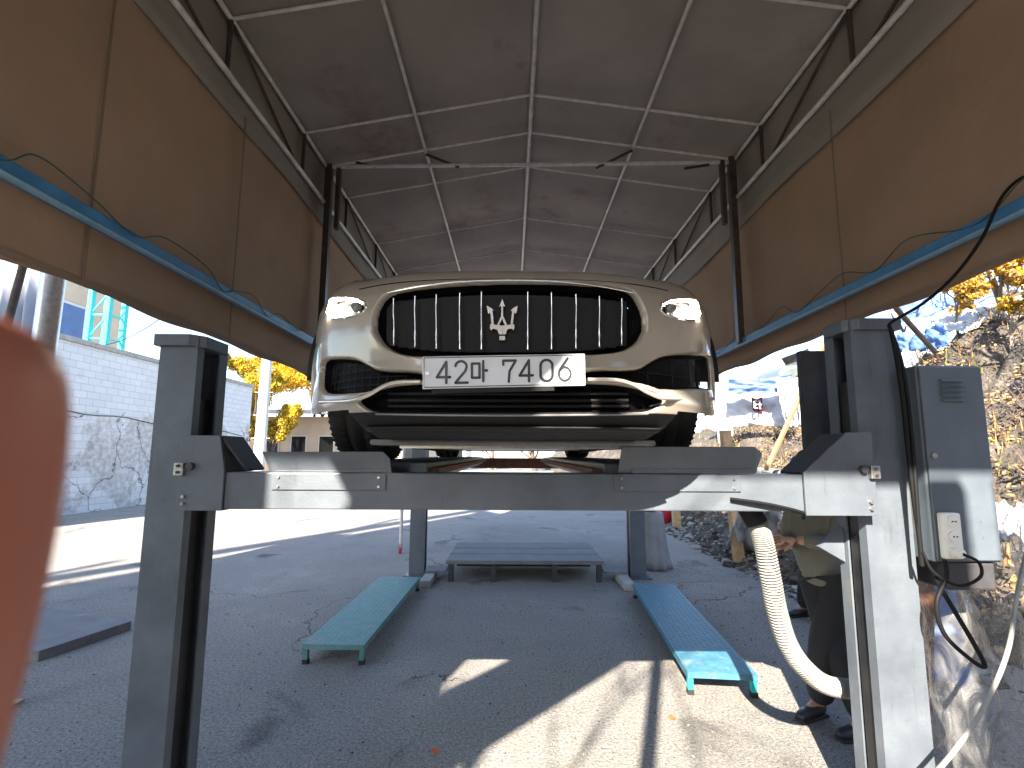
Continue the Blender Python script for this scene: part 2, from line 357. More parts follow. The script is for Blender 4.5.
class MB:
    """collects geometry in world/parent coordinates, builds one mesh object"""
    def __init__(s): s.v = []; s.f = []; s.mi = []; s.cur = 0; s.sm = []
    def add(s, vs, fs, smooth=False):
        o = len(s.v); s.v += [tuple(v) for v in vs]
        for f in fs: s.f.append(tuple(i + o for i in f)); s.mi.append(s.cur); s.sm.append(smooth)
        return s
    def box(s, x0, x1, y0, y1, z0, z1, m=None):
        vs = [Vector((x, y, z)) for x in (x0, x1) for y in (y0, y1) for z in (z0, z1)]
        if m is not None: vs = [m @ v for v in vs]
        return s.add(vs, [(0, 1, 3, 2), (4, 6, 7, 5), (0, 4, 5, 1), (2, 3, 7, 6), (0, 2, 6, 4), (1, 5, 7, 3)])
    def bar(s, a, b, w, h, up=(0, 0, 1)):
        a = Vector(a); b = Vector(b); d = (b - a).normalized(); up = Vector(up)
        if abs(d.dot(up)) > .97: up = Vector((0, 1, 0))
        x = d.cross(up).normalized(); z = x.cross(d)
        vs = [p + x * (i * w / 2) + z * (j * h / 2) for p in (a, b) for i, j in ((-1, -1), (1, -1), (1, 1), (-1, 1))]
        return s.add(vs, [(0, 3, 2, 1), (4, 5, 6, 7), (0, 1, 5, 4), (1, 2, 6, 5), (2, 3, 7, 6), (3, 0, 4, 7)])
    def tube(s, pts, r, n=10, cap=True):
        pts = [Vector(p) for p in pts]; rs = r if isinstance(r, (list, tuple)) else [r] * len(pts)
        rings = []; prev = None
        for i, p in enumerate(pts):
            d = (pts[min(i + 1, len(pts) - 1)] - pts[max(i - 1, 0)]).normalized()
            if prev is None:
                ref = Vector((0, 0, 1)) if abs(d.z) < .9 else Vector((0, 1, 0))
                x = d.cross(ref).normalized()
            else:
                x = (prev - d * prev.dot(d)).normalized()
            prev = x; y = d.cross(x)
            rings.append([p + (x * math.cos(2 * PI * k / n) + y * math.sin(2 * PI * k / n)) * rs[i] for k in range(n)])
        vs = [v for ring in rings for v in ring]
        fs = [(i * n + k, i * n + (k + 1) % n, (i + 1) * n + (k + 1) % n, (i + 1) * n + k) for i in range(len(pts) - 1) for k in range(n)]
        s.add(vs, fs, True)
        if cap: s.add(rings[0], [tuple(range(n))][::-1]); s.add(rings[-1], [tuple(range(n))])
        return s
    def prism(s, poly, a, b, m=None):
        """poly: list of 3D points; extruded by vector b (a ignored offset vector)"""
        P = [Vector(p) + Vector(a) for p in poly]; Q = [p + Vector(b) for p in P]; k = len(P)
        vs = P + Q
        if m is not None: vs = [m @ v for v in vs]
        return s.add(vs, [tuple(range(k - 1, -1, -1)), tuple(range(k, 2 * k))] + [(i, (i + 1) % k, k + (i + 1) % k, k + i) for i in range(k)])
    def disc(s, c, axis, r, h, n=20):
        c = Vector(c); ax = Vector(axis).normalized()
        return s.tube([c - ax * h / 2, c + ax * h / 2], r, n)
    def ball(s, c, r, sx=1, sy=1, sz=1, n=12, m=8):
        vs = []; fs = []
        for i in range(m + 1):
            t = PI * i / m
            for k in range(n):
                p = 2 * PI * k / n
                vs.append((c[0] + r * sx * math.sin(t) * math.cos(p), c[1] + r * sy * math.sin(t) * math.sin(p), c[2] + r * sz * math.cos(t)))
        for i in range(m):
            for k in range(n): fs.append((i * n + k, (i + 1) * n + k, (i + 1) * n + (k + 1) % n, i * n + (k + 1) % n))
        return s.add(vs, fs, True)
    def build(s, name, mats, parent=None, bevel=0, smooth=None, rel=True, seg=2):
        me = bpy.data.meshes.new(name)
        off = Vector((0, 0, 0))
        if parent is not None and rel:
            off = wloc(parent)
        me.from_pydata([tuple(Vector(v) - off) for v in s.v], [], s.f)
        if not isinstance(mats, (list, tuple)): mats = [mats]
        for m_ in mats: me.materials.append(m_)
        for i, p in enumerate(me.polygons):
            p.material_index = min(s.mi[i], len(mats) - 1)
            p.use_smooth = s.sm[i] if smooth is None else smooth
        bm = bmesh.new(); bm.from_mesh(me); bmesh.ops.recalc_face_normals(bm, faces=bm.faces); bm.to_mesh(me); bm.free()
        o = bpy.data.objects.new(name, me); C.objects.link(o)
        if parent is not None: o.parent = parent
        if bevel:
            b = o.modifiers.new('bevel', 'BEVEL'); b.width = bevel; b.segments = seg; b.limit_method = 'ANGLE'; b.angle_limit = R(40)
        return o
def wloc(o):
    v = Vector((0, 0, 0))
    while o is not None: v = v + Vector(o.location); o = o.parent
    return v
def curve_pts(ctrl, n=40):
    """Catmull-Rom through control points"""
    c = [Vector(p) for p in ctrl]; c = [c[0] * 2 - c[1]] + c + [c[-1] * 2 - c[-2]]
    out = []; k = len(c) - 3
    for i in range(n + 1):
        t = i / n * k; j = min(int(t), k - 1); u = t - j
        a, b, d, e = c[j:j + 4]
        out.append(.5 * ((2 * b) + (d - a) * u + (2 * a - 5 * b + 4 * d - e) * u * u + (3 * b - a - 3 * d + e) * u ** 3))
    return out
def lerp(a, b, t): return a + (b - a) * t
def sstep(a, b, x):
    t = np.clip((x - a) / (b - a), 0, 1); return t * t * (3 - 2 * t)

def clip_grid(name, P, hole, black, mats, parent, mi_fn):
    """sheet cut exactly along hole = 0 and split by colour along black = 0"""
    r, c, _ = P.shape; off = np.array(wloc(parent)); V = (P.reshape(-1, 3) - off)
    Hh = hole.reshape(-1); Bb = black.reshape(-1); idx = np.arange(r * c).reshape(r, c)
    F = np.stack([idx[:-1, :-1], idx[:-1, 1:], idx[1:, 1:], idx[1:, :-1]], -1).reshape(-1, 4)
    mi0 = mi_fn.reshape(-1)
    hv = Hh[F]; bv = Bb[F]
    allin = (hv > 0).all(1); none = (hv <= 0).all(1); bin_ = (bv > 0).all(1); bout = (bv <= 0).all(1)
    simple = allin & (bin_ | bout)
    verts = V.tolist(); faces = F[simple].tolist(); mis = np.where(bout[simple], 1, mi0[simple]).tolist()
    def clip(poly, k, sign):
        out = []
        for i in range(len(poly)):
            a = poly[i]; b = poly[(i + 1) % len(poly)]; fa = a[k] * sign; fb = b[k] * sign
            if fa > 0: out.append(a)
            if (fa > 0) != (fb > 0):
                t_ = fa / (fa - fb); out.append(tuple(x + (y - x) * t_ for x, y in zip(a, b)))
        return out
    for q in np.nonzero(~simple & ~none)[0]:
        poly = [(*V[i], Hh[i], Bb[i]) for i in F[q]]; poly = clip(poly, 3, 1)
        if len(poly) < 3: continue
        for sgn, m_ in ((1, int(mi0[q])), (-1, 1)):
            pl_ = clip(poly, 4, sgn)
            if len(pl_) >= 3:
                o_ = len(verts); verts += [list(p[:3]) for p in pl_]; faces.append(list(range(o_, o_ + len(pl_)))); mis.append(m_)
    me = bpy.data.meshes.new(name); me.from_pydata(verts, [], faces)
    for m_ in mats: me.materials.append(m_)
    me.polygons.foreach_set('material_index', np.array(mis, np.int32)); me.polygons.foreach_set('use_smooth', np.ones(len(faces), bool))
    bm = bmesh.new(); bm.from_mesh(me); bmesh.ops.remove_doubles(bm, verts=bm.verts, dist=2e-5)
    bmesh.ops.delete(bm, geom=[v for v in bm.verts if not v.link_faces], context='VERTS'); bm.to_mesh(me); bm.free()
    o = bpy.data.objects.new(name, me); C.objects.link(o); o.parent = parent; return o
def grid_mesh(name, P, mats, parent=None, keep=None, mi=None, smooth=True, solid=0, flip=False):
    """P: (rows, cols, 3) array -> sheet"""
    r, c, _ = P.shape
    off = wloc(parent) if parent is not None else Vector((0, 0, 0))
    V = P.reshape(-1, 3) - np.array(off)
    idx = np.arange(r * c).reshape(r, c)
    F = np.stack([idx[:-1, :-1], idx[:-1, 1:], idx[1:, 1:], idx[1:, :-1]], -1).reshape(-1, 4)
    if flip: F = F[:, ::-1]
    K = np.ones(len(F), bool) if keep is None else keep.reshape(-1)
    MI = np.zeros(len(F), int) if mi is None else mi.reshape(-1)
    F = F[K]; MI = MI[K]
    used = np.unique(F); remap = -np.ones(r * c, int); remap[used] = np.arange(len(used))
    me = bpy.data.meshes.new(name)
    me.from_pydata(V[used].tolist(), [], remap[F].tolist())
    if not isinstance(mats, (list, tuple)): mats = [mats]
    for m_ in mats: me.materials.append(m_)
    me.polygons.foreach_set('material_index', MI.astype(np.int32)); me.polygons.foreach_set('use_smooth', np.full(len(F), smooth))
    o = bpy.data.objects.new(name, me); C.objects.link(o)
    if parent is not None: o.parent = parent
    if solid:
        s_ = o.modifiers.new('solid', 'SOLIDIFY'); s_.thickness = solid; s_.offset = 0
    return o

def skinned(name, nodes, edges, m, parent=None, root=0, sub=2, off=None, smooth_it=0):
    """nodes: list of (x,y,z,rx[,ry])"""
    me = bpy.data.meshes.new(name)
    o_ = off or (wloc(parent) if parent is not None else Vector((0, 0, 0)))
    me.from_pydata([tuple(Vector(q[:3]) - o_) for q in nodes], edges, [])
    o = bpy.data.objects.new(name, me); C.objects.link(o)
    o.modifiers.new('skin', 'SKIN')
    for i, q in enumerate(nodes):
        sv = me.skin_vertices[0].data[i]; sv.radius = (q[3], q[4] if len(q) > 4 else q[3]); sv.use_root = (i == root)
    s_ = o.modifiers.new('sub', 'SUBSURF'); s_.levels = s_.render_levels = sub
    dg = bpy.context.evaluated_depsgraph_get(); dg.update()
    me2 = bpy.data.meshes.new_from_object(o.evaluated_get(dg)); me2.name = name
    o.modifiers.clear(); o.data = me2
    me2.materials.clear(); me2.materials.append(m)
    for p in me2.polygons: p.use_smooth = True
    if parent is not None: o.parent = parent
    return o

# ================================================================== SETTING
def build_ground():
    mb = MB(); mb.add([(-300, -120, 0), (300, -120, 0), (300, 500, 0), (-300, 500, 0)], [(0, 1, 2, 3)])
    o = mb.build('ground', M['ground']); tag(o, 'cracked dusty grey concrete and asphalt yard floor', None, kind='structure')
build_ground()

# embankment on the right
def bank_h(X, Y):
    a = X - 3.55 - .25 * math.sin(Y * .6)
    h = .75 * float(sstep(0, 1.5, a)) + 1.5 * float(sstep(1.4, 4.0, a)) + 2.9 * float(sstep(3.4, 8.5, a)) * (1 - .75 * float(sstep(9, 16, Y)))
    k = noise.fractal(Vector((X * .9, Y * .9, 0)), .8, 2.1, 5)
    h *= 1 + .18 * k
    h += .10 * noise.fractal(Vector((X * 3.3, Y * 3.3, 5)), .8, 2.1, 4) * float(sstep(-.2, .6, a))
    return h * float(sstep(-8, 1, Y + 4)) - .06
def build_bank():
    xs = np.concatenate([np.linspace(3.0, 9, 110), np.linspace(9.2, 40, 50)]); ys = np.concatenate([np.linspace(-6, 16, 180), np.linspace(16.4, 70, 60)])
    P = np.array([[(x, y, bank_h(x, y)) for x in xs] for y in ys])
    o = grid_mesh('hillside', P, M['rubble']); tag(o, 'bank of earth and rubble rising to the right', None, kind='structure')
build_bank()
def build_rubble():
    base = []
    mb = MB()
    for i in range(2400):
        Y = rnd.uniform(1.5, 14) ; X = 3.45 + abs(rnd.gauss(0, 1.6))
        if rnd.random() < .45: Y = rnd.uniform(4.5, 11); X = 3.35 + abs(rnd.gauss(0, .55))
        r = rnd.uniform(.010, .034) * (1 + (rnd.random() < .10) * 1.6)
        z = max(0, bank_h(X, Y)) + r * .2
        n, m_ = 6, 4
        vs = []; fs = []
        for a in range(m_ + 1):
            t = PI * a / m_
            for k in range(n):
                p = 2 * PI * k / n; q = r * rnd.uniform(.7, 1.2)
                vs.append((X + q * math.sin(t) * math.cos(p) * 1.3, Y + q * math.sin(t) * math.sin(p), z + q * .7 * math.cos(t)))
        for a in range(m_):
            for k in range(n): fs.append((a * n + k, (a + 1) * n + k, (a + 1) * n + (k + 1) % n, a * n + (k + 1) % n))
        mb.cur = rnd.choice((0, 1, 1, 2)); mb.add(vs, fs)
    o = mb.build('rubble', [M['stone'], M['rubble'], M['concrete']])
    tag(o, 'loose stones and debris along the foot of the bank', None, kind='stuff')
build_rubble()

def build_dry_grass():
    mb = MB()
    for i in range(6000):
        Y = rnd.uniform(4, 17); X = rnd.uniform(4.6, 13)
        if noise.noise(Vector((X * .6, Y * .6, 3))) < -.12: continue
        z = bank_h(X, Y); h = rnd.uniform(.06, .26); a = rnd.uniform(0, 2 * PI); l = rnd.uniform(-.12, .12); ww = rnd.uniform(.008, .022)
        dx, dy = math.cos(a) * ww, math.sin(a) * ww
        mb.cur = rnd.choice((0, 0, 1)); mb.add([(X - dx, Y - dy, z - .02), (X + dx, Y + dy, z - .02), (X + l, Y + l * .6, z + h)], [(0, 1, 2)])
    o = mb.build('dry_grass', [M['leaf_o'], M['leaf_g']]); tag(o, 'dry tufts of grass and litter on the bank', None, kind='stuff')
build_dry_grass()

def build_undergrowth():
    mb = MB()
    spots = [(rnd.uniform(4.2, 13), rnd.uniform(3.5, 15), rnd.uniform(.12, .55)) for _ in range(330)]
    for (cx, cy, r) in spots:
        z = bank_h(cx, cy); col = rnd.choice((0, 0, 0, 1, 1, 2, 3))
        for k in range(int(110 * r / .35)):
            a = rnd.uniform(0, 2 * PI); q = r * math.sqrt(rnd.random()); p = Vector((cx + q * math.cos(a), cy + q * math.sin(a), 0)); p.z = max(z - .1, bank_h(p.x, p.y)) + rnd.random() * r * .8 * (1 - q / r * .6)
            u = Vector((rnd.gauss(0, 1), rnd.gauss(0, 1), rnd.gauss(0, 1))).normalized(); v = u.orthogonal().normalized(); w2 = rnd.uniform(.015, .04)
            mb.cur = col if rnd.random() < .8 else 3; mb.add([p - u * w2, p + v * w2 * .6, p + u * w2, p - v * w2 * .6], [(0, 1, 2, 3)])
        for k in range(5):
            a = rnd.uniform(0, 2 * PI); h = r * rnd.uniform(.8, 1.7); mb.cur = 4; mb.tube([(cx, cy, z - .05), (cx + .3 * h * math.cos(a), cy + .3 * h * math.sin(a), z + h * .6), (cx + .6 * h * math.cos(a), cy + .6 * h * math.sin(a), z + h)], [.008, .005, .002], 4, cap=False)
    o = mb.build('undergrowth', [mat('tan_litter', (.20, .13, .06), .85, var=.3), mat('brown_litter', (.09, .06, .035), .85, var=.3), M['leaf_o'], mat('grey_litter', (.11, .10, .09), .85, var=.3), M['bark']]); tag(o, 'brown and yellow scrub and leaf litter over the bank', None, kind='stuff')
build_undergrowth()

# gravel and leaf crumbs on the yard
def build_gravel():
    mb = MB()
    for i in range(2600):
        Y = 1.9 + abs(rnd.gauss(0, 3.2)); X = rnd.uniform(-5, 3.6) if rnd.random() < .6 else rnd.gauss(2.6, .8)
        r = rnd.uniform(.003, .010)
        c = (X, Y, r * .4); a = rnd.uniform(0, PI)
        vs = [(X + r * math.cos(a + k * PI / 2) * rnd.uniform(.7, 1.3), Y + r * math.sin(a + k * PI / 2), 0.0) for k in range(4)] + [(X, Y, r)]
        mb.cur = rnd.choice((0, 1)); mb.add(vs, [(0, 1, 4), (1, 2, 4), (2, 3, 4), (3, 0, 4)])
    o = mb.build('gravel', [M['stone'], M['rubble']]); tag(o, 'fine grit scattered over the yard floor', None, kind='stuff')
build_gravel()

# ------------------------------------------------------------------ boundary wall left
def build_boundary():
    t = empty('boundary_wall', (-12, 14, 0), 'long white painted block wall with cracked grey lower courses, left of the lift', 'wall')
    mb = MB(); mb.box(-12.25, -12.0, 6, 20.6, 0, 4.68); mb.build('wall', M['blocks'], t)
    mb = MB(); mb.box(-12.32, -11.93, 6, 20.65, 4.68, 4.82); mb.build('coping', M['concrete'], t, bevel=.01)
    mb = MB()
    ww = [(-11.98, 6 + i * .5, 3.05 - .02 * i + .04 * math.sin(i * 1.3)) for i in range(29)]
    mb.tube(ww, .012, 6); mb.build('conduit', M['cable'], t)
build_boundary()
t = empty('boundary_wall', (-13.0, 24, 0), 'lower white block wall running on behind the utility pole', 'wall')
MB().box(-13.25, -13.0, 20.7, 22.2, 0, 4.3).build('wall', M['blocks'], t); MB().box(-13.3, -12.95, 20.7, 22.2, 4.3, 4.42).build('coping', M['concrete'], t)

# utility pole
p0 = at(256, 500, 15.6); t = empty('utility_pole', (p0.x, p0.y, 0), 'pale round concrete utility pole beside the yellow ginkgo tree', 'pole')
MB().tube([(p0.x, p0.y, 0), (p0.x + .12, p0.y, 11)], [.2, .13], 20).build('shaft', M['pole_conc'], t)
for z in (2.2, 3.0, 3.8, 4.6, 5.4): MB().tube([(p0.x - .3, p0.y, z), (p0.x + .34, p0.y, z)], .012, 6).build('climbing_step', M['galv'], t)
p0 = at(727, 470, 15.5); t = empty('concrete_post', (p0.x, p0.y, 0), 'pale square concrete post behind the car, in front of the white banner', 'post')
MB().box(p0.x - .19, p0.x + .19, p0.y - .19, p0.y + .19, 0, 5.2).build('shaft', M['pole_conc'], t, bevel=.02)
MB().box(p0.x - .26, p0.x + .26, p0.y - .26, p0.y + .26, 5.2, 5.35).build('cap', M['concrete'], t, bevel=.01)

# ------------------------------------------------------------------ trees
def leaf_cloud(mb, clusters, n, size, seedr):
    for i in range(n):
        c, r = seedr.choice(clusters)
        d = Vector((seedr.gauss(0, 1), seedr.gauss(0, 1), seedr.gauss(0, 1)));  d.normalize()
        p = Vector(c) + d * r * (seedr.random() ** .45)
        a = Vector((seedr.gauss(0, 1), seedr.gauss(0, 1), seedr.gauss(0, 1))).normalized(); b = a.orthogonal().normalized()
        s = size * seedr.uniform(.6, 1.3)
        q = a.cross(b)
        mb.add([p - b * s * .5, p + q * s * .35, p + b * s * .5, p - q * s * .35], [(0, 1, 2, 3)])
def tree(name, base, height, spread, m_leaf, m_bark, nleaf, size, label, cat='tree', seed=1, crown_lo=.3, group=None, bare=False, tr=.16):
    rr = random.Random(seed); t = empty(name, base, label, cat, group)
    base = Vector(base); tr_mb = MB(); tips = []
    def grow(p, d, L, r, depth):
        pts = [p]; rs = [r]; q = p.copy()
        for k in range(4):
            d = (d + Vector((rr.gauss(0, .12), rr.gauss(0, .12), rr.gauss(.03, .08)))).normalized(); q = q + d * L / 4
            pts.append(q.copy()); rs.append(r * (1 - .12 * (k + 1)))
        tr_mb.tube(pts, rs, 7 if depth < 2 else 4, cap=False)
        if depth >= 2: tips.append(q.copy()); tips.append(pts[2].copy())
        if depth < (4 if bare else 3):
            for k in range(rr.choice((2, 3)) if depth else 5):
                s = pts[rr.choice((2, 3, 4))] if depth else pts[rr.choice((1, 2, 3, 4, 4))]
                a = rr.uniform(0, 2 * PI); sp = rr.uniform(.5, 1.0)
                nd = (d * .8 + Vector((math.cos(a) * sp * spread, math.sin(a) * sp * spread, rr.uniform(.05, .5)))).normalized()
                grow(s, nd, L * rr.uniform(.5, .72), r * .5, depth + 1)
    grow(base - Vector((0, 0, .1)), Vector((0, 0, 1)), height * .55, tr, 0)
    tr_mb.build('trunk', m_bark, t)
    if not bare:
        mb = MB(); cl = [(tp, rr.uniform(.25, .62) * height / 8) for tp in tips if tp.z > base.z + height * crown_lo]
        ms = m_leaf if isinstance(m_leaf, (list, tuple)) else [m_leaf]
        for k in range(len(ms)):
            mb.cur = k; leaf_cloud(mb, cl, nleaf // len(ms), size, rr)
        mb.build('crown', list(ms), t)
    return t
g = at(272, 460, 25); tree('ginkgo_tree', (g.x, g.y, 0), 6.6, 1.1, [M['leaf_y'], M['leaf_y'], M['leaf_g']], M['bark'], 42000, .13, 'yellow ginkgo tree standing behind the pale utility pole', seed=17, crown_lo=.14, tr=.22)
g = at(240, 460, 27); tree('ginkgo_tree', (g.x, g.y, 0), 8.5, 1.0, [M['leaf_y']], M['bark'], 34000, .14, 'bright yellow ginkgo crown rising above the far end of the white wall', seed=9, crown_lo=.22, tr=.2)
far = [(305, 34, 9, 'leaf_o', 21, 'brown autumn tree above the beige shed roof, by the left headlight'), (440, 44, 7, 'leaf_y', 5, 'small yellow tree seen under the car, nearest the left rear tyre'), (492, 48, 7, 'leaf_g', 6, 'green tree seen in the gap under the middle of the car'),
       (535, 45, 8, 'leaf_y', 11, 'yellow tree seen under the car, between green tree and right rear tyre'), (600, 50, 8, 'leaf_g', 12, 'dull green tree far behind the right rear tyre')]
for px, Y, h, ml, sd, lb in far:
    g = at(px, 470, Y); tree('autumn_tree', (g.x, g.y, 0), h, .95, [M[ml]], M['bark'], 4500, .3, lb, seed=sd, crown_lo=.05, tr=.2, group='autumn trees beyond the yard')
def bank_tree(px, Y, dz, h, sp, ml, nl, sz, lb, sd, bare=False, name='autumn_tree', mb_='bark_pale', tr=.07, lo=.1):
    g = at(px, 300, Y); return tree(name, (g.x, g.y, bank_h(g.x, g.y) - .05), h, sp, ml, M[mb_], nl, sz, lb, seed=sd, bare=bare, tr=tr, crown_lo=lo)
bank_tree(1006, 8.2, 0, 1.9, 1.3, [M['leaf_y'], M['leaf_o']], 5200, .075, 'low yellow shrub on the bank at the right edge of the view', 31, name='shrub', tr=.03, lo=.0)
bank_tree(955, 9.6, 0, 1.7, 1.3, [M['leaf_o'], M['leaf_y']], 3200, .08, 'brown and yellow shrub on the bank above the control cabinet', 33, name='shrub', tr=.03, lo=.0)
bank_tree(1004, 9.0, 0, 4.6, 1.0, None, 0, .1, 'bare pale tree with spreading twigs on the bank, rightmost', 35, bare=True, name='bare_tree')
bank_tree(918, 11.5, 0, 3.8, 1.1, None, 0, .1, 'bare leaning tree on the bank just right of the lift post', 36, bare=True, name='bare_tree', tr=.05)
bank_tree(1060, 7.0, 0, 4.4, 1.1, None, 0, .1, 'bare tree at the very right edge, in front of the others', 38, bare=True, name='bare_tree', tr=.06)

tree('bare_tree', (-3.0, -6.8, 0), 8.5, 1.1, None, M['bark'], 0, .1, 'bare tree behind the photographer whose twigs dapple the sunlight', seed=44, bare=True, tr=.09)
# ------------------------------------------------------------------ far buildings
def shed():
    b = at(295, 450, 31); t = empty('shed_building', (b.x, 31, 0), 'low beige shed with pale sheet roof beyond the ginkgo tree', 'building')
    x0, x1 = b.x - 3.2, b.x + 9
    MB().box(x0, x1, 31, 36, 0, 4.2).build('wall', M['beige_wall'], t)
    mb = MB(); mb.prism([(x0 - .4, 29.6, 4.25), (x0 - .4, 36.5, 5.0), (x0 - .4, 36.5, 5.2), (x0 - .4, 29.6, 4.55)], (0, 0, 0), (x1 - x0 + .8, 0, 0)); mb.build('roof', M['roofing'], t)
    for i in range(6):
        x = x0 + 1.0 + i * 1.9
        f = MB().box(x, x + 1.1, 30.93, 31.0, 1.2, 2.9).build('window', M['pale_wall'], t)
        MB().box(x + .08, x + 1.02, 30.9, 30.93, 1.28, 2.82).build('pane', M['glass'], f)
    MB().box(x0 + .3, x1, 30.3, 30.9, 0, 1.1).build('planter', M['rust'], t, bevel=.03)
shed()
def house(px, Y, w_, d_, h, m1, label):
    b = at(px, 450, Y); x = b.x; t = empty('apartment_building', (x, Y, 0), label, 'building')
    MB().box(x - w_ / 2, x + w_ / 2, Y, Y + d_, 0, h).build('wall', m1, t)
    MB().box(x - w_ / 2 - .3, x + w_ / 2 + .3, Y - .3, Y + d_ + .3, h, h + .35).build('roof', M['concrete'], t)
    k = int(w_ // 2.4)
    for fl in range(int(h // 2.9)):
        for i in range(k):
            xx = x - w_ / 2 + (i + .5) * w_ / k
            f = MB().box(xx - .7, xx + .7, Y - .05, Y, 1 + fl * 2.9, 2.4 + fl * 2.9).build('window', M['pale_wall'], t)
            MB().box(xx - .62, xx + .62, Y - .07, Y - .05, 1.08 + fl * 2.9, 2.32 + fl * 2.9).build('pane', M['glass'], f)
    return t
house(400, 75, 22, 10, 6.2, M['pale_wall'], 'pale low block far behind the left side of the car')
house(640, 80, 26, 10, 6.2, M['pale_wall'], 'pale low block far behind the right side of the car')
# brick building and turquoise scaffold above the wall on the far left
t = empty('brick_building', (-19.5, 18.5, 0), 'brown brick building rising above the white wall at far left', 'building')
MB().box(-24, -17.6, 15.6, 20, 0, 12).build('wall', M['beige_wall'], t)
for i in range(3):
    f = MB().box(-17.62, -17.52, 16.2, 18.0, 3.2 + i * 2.8, 4.8 + i * 2.8).build('window', M['pale_wall'], t); MB().box(-17.53, -17.5, 16.3, 17.9, 3.3 + i * 2.8, 4.7 + i * 2.8).build('pane', M['tarp_blue'], f)
    f = MB().box(-21, -18.6, 15.52, 15.6, 3.2 + i * 2.8, 4.8 + i * 2.8).build('window', M['pale_wall'], t); MB().box(-20.9, -18.7, 15.5, 15.53, 3.3 + i * 2.8, 4.7 + i * 2.8).build('pane', M['tarp_blue'], f)
t = empty('scaffold_tower', (-13.6, 14.4, 0), 'turquoise steel lattice tower standing behind the white wall', 'scaffold')
for (x, y) in ((-13.9, 14.4), (-13.3, 14.4), (-13.9, 15.0), (-13.3, 15.0)): MB().box(x - .07, x + .07, y - .07, y + .07, 0, 9.5).build('leg', M['turq'], t)
mb = MB()
for i in range(12):
    z = .6 + i * .8
    mb.bar((-13.9, 14.4, z), (-13.3, 14.4, z), .05, .05); mb.bar((-13.3, 14.4, z), (-13.3, 15.0, z), .05, .05); mb.bar((-13.9, 14.4, z), (-13.3, 14.4, z + .8), .04, .04)
mb.build('brace', M['turq'], t)
mb = MB(); a = at(80, 345, 15); b = at(170, 312, 12)
mb.tube([a.lerp(b, k / 20) + Vector((0, 0, -.35 * math.sin(PI * k / 20))) for k in range(21)] + [at(330, 240, 9)], .012, 5); tag(mb.build('overhead_wire', M['cable']), 'thin dark overhead wire crossing the sky above the white wall', 'wire')

# unseen long workshop added behind the photographer to block sky light
t = empty('sky_block_building', (2, -13, 0), 'unseen long low workshop added behind the photographer to block sky light', 'building')
MB().box(-4.2, 22, -20, -13, 0, 8.0).build('wall', M['beige_wall'], t)
MB().box(-4.3, 22.3, -20.3, -12.6, 8.0, 8.3).build('roof', M['roofing'], t)
for i in range(5): MB().box(-2 + i * 4.5, 1 + i * 4.5, -12.99, -12.93, 0.02, 3.6).build('shutter', M['lift_dark'], t)
# building behind the photographer on the left: it shades the yard
t = empty('apartment_building', (-7, -9, 0), 'tall plain building behind the photographer that shades the yard', 'building')
mb = MB(); mb.prism([(-16.9, -18.0, 0), (-6.6, -2.4, 0), (-4.05, -5.6, 0), (-13, -22, 0)], (0, 0, 0), (0, 0, 12)); mb.build('wall', M['beige_wall'], t)
MB().bar((-16.6, -17.2, 13.1), (-6.9, -2.9, 13.1), .25, .55).build('shadow_rail', M['galv'], t); pass  # unseen rail added above the roof edge to cast a shadow stripe
for k in range(4):
    a = Vector((-16.6, -17.2, 12)).lerp(Vector((-6.9, -2.9, 12)), k / 3); MB().bar(a, a + Vector((0, 0, 2.7)), .15, .15).build('shadow_rail_post', M['galv'], t)

# ------------------------------------------------------------------ things on the bank
def sheet(name, corners, m, label, cat, nx=24, ny=14, amp=.05, sd=0, solid=.012, parent=None, group=None, extra=None):
    c = [Vector(p) for p in corners]   # tl, tr, br, bl
    nrm = (c[1] - c[0]).cross(c[3] - c[0]).normalized()
    P = np.zeros((ny + 1, nx + 1, 3))
    for j in range(ny + 1):
        for i in range(nx + 1):
            u, v = i / nx, j / ny
            p = c[0].lerp(c[1], u).lerp(c[3].lerp(c[2], u), v)
            p = p + nrm * amp * noise.fractal(Vector((u * 6 + sd, v * 4, sd)), .9, 2, 4) * 2
            p.z -= .06 * math.sin(PI * u) * (1 if v < .5 else .4)
            P[j, i] = p
    o = grid_mesh(name, P, m, parent, solid=solid)
    return tag(o, label, cat, group) if label else o
def banner():
    t = empty('banner', at(760, 400, 13), 'long white cloth banner with a dark red sign square on the bank', 'banner')
    sheet('cloth', [at(724, 392, 13.4), at(802, 388, 12.4), at(798, 428, 12.4), at(724, 420, 13.4)], M['tarp_white'], None, None, amp=.06, sd=2, parent=t)
    sg = sheet('sign_square', [at(751, 397, 12.9), at(762, 397, 12.75), at(763, 411, 12.75), at(753, 411, 12.9)], mat('dark_red_print', (.16, .02, .035), .6), None, None, 2, 2, 0.0, parent=t, solid=.03)
    mb = MB()
    def q(a, b): mb.bar(at(a[0], a[1], 12.6), at(b[0], b[1], 12.6), .035, .03)
    q((754, 401), (754.5, 408)); q((754, 401), (757, 401)); q((754, 404.5), (757, 404.5)); q((754.5, 408), (757.5, 408)); q((759.5, 400), (760, 409)); q((758.5, 404.5), (761.5, 404.5))
    mb.build('lettering', M['tarp_white'], t)
banner()
sheet('blue_tarpaulin', [at(728, 379, 12.6), at(792, 374, 12.0), at(790, 391, 12.0), at(728, 394, 12.6)], M['tarp_blue'], 'blue tarpaulin folded above the white cloth banner', 'tarpaulin', amp=.05, sd=5)
sheet('red_banner', [at(783, 387, 12.0), at(800, 381, 11.6), at(800, 394, 11.6), at(784, 398, 12.0)], M['red_cloth'], 'short red cloth strip at the right end of the white banner', 'banner', amp=.03, sd=8)
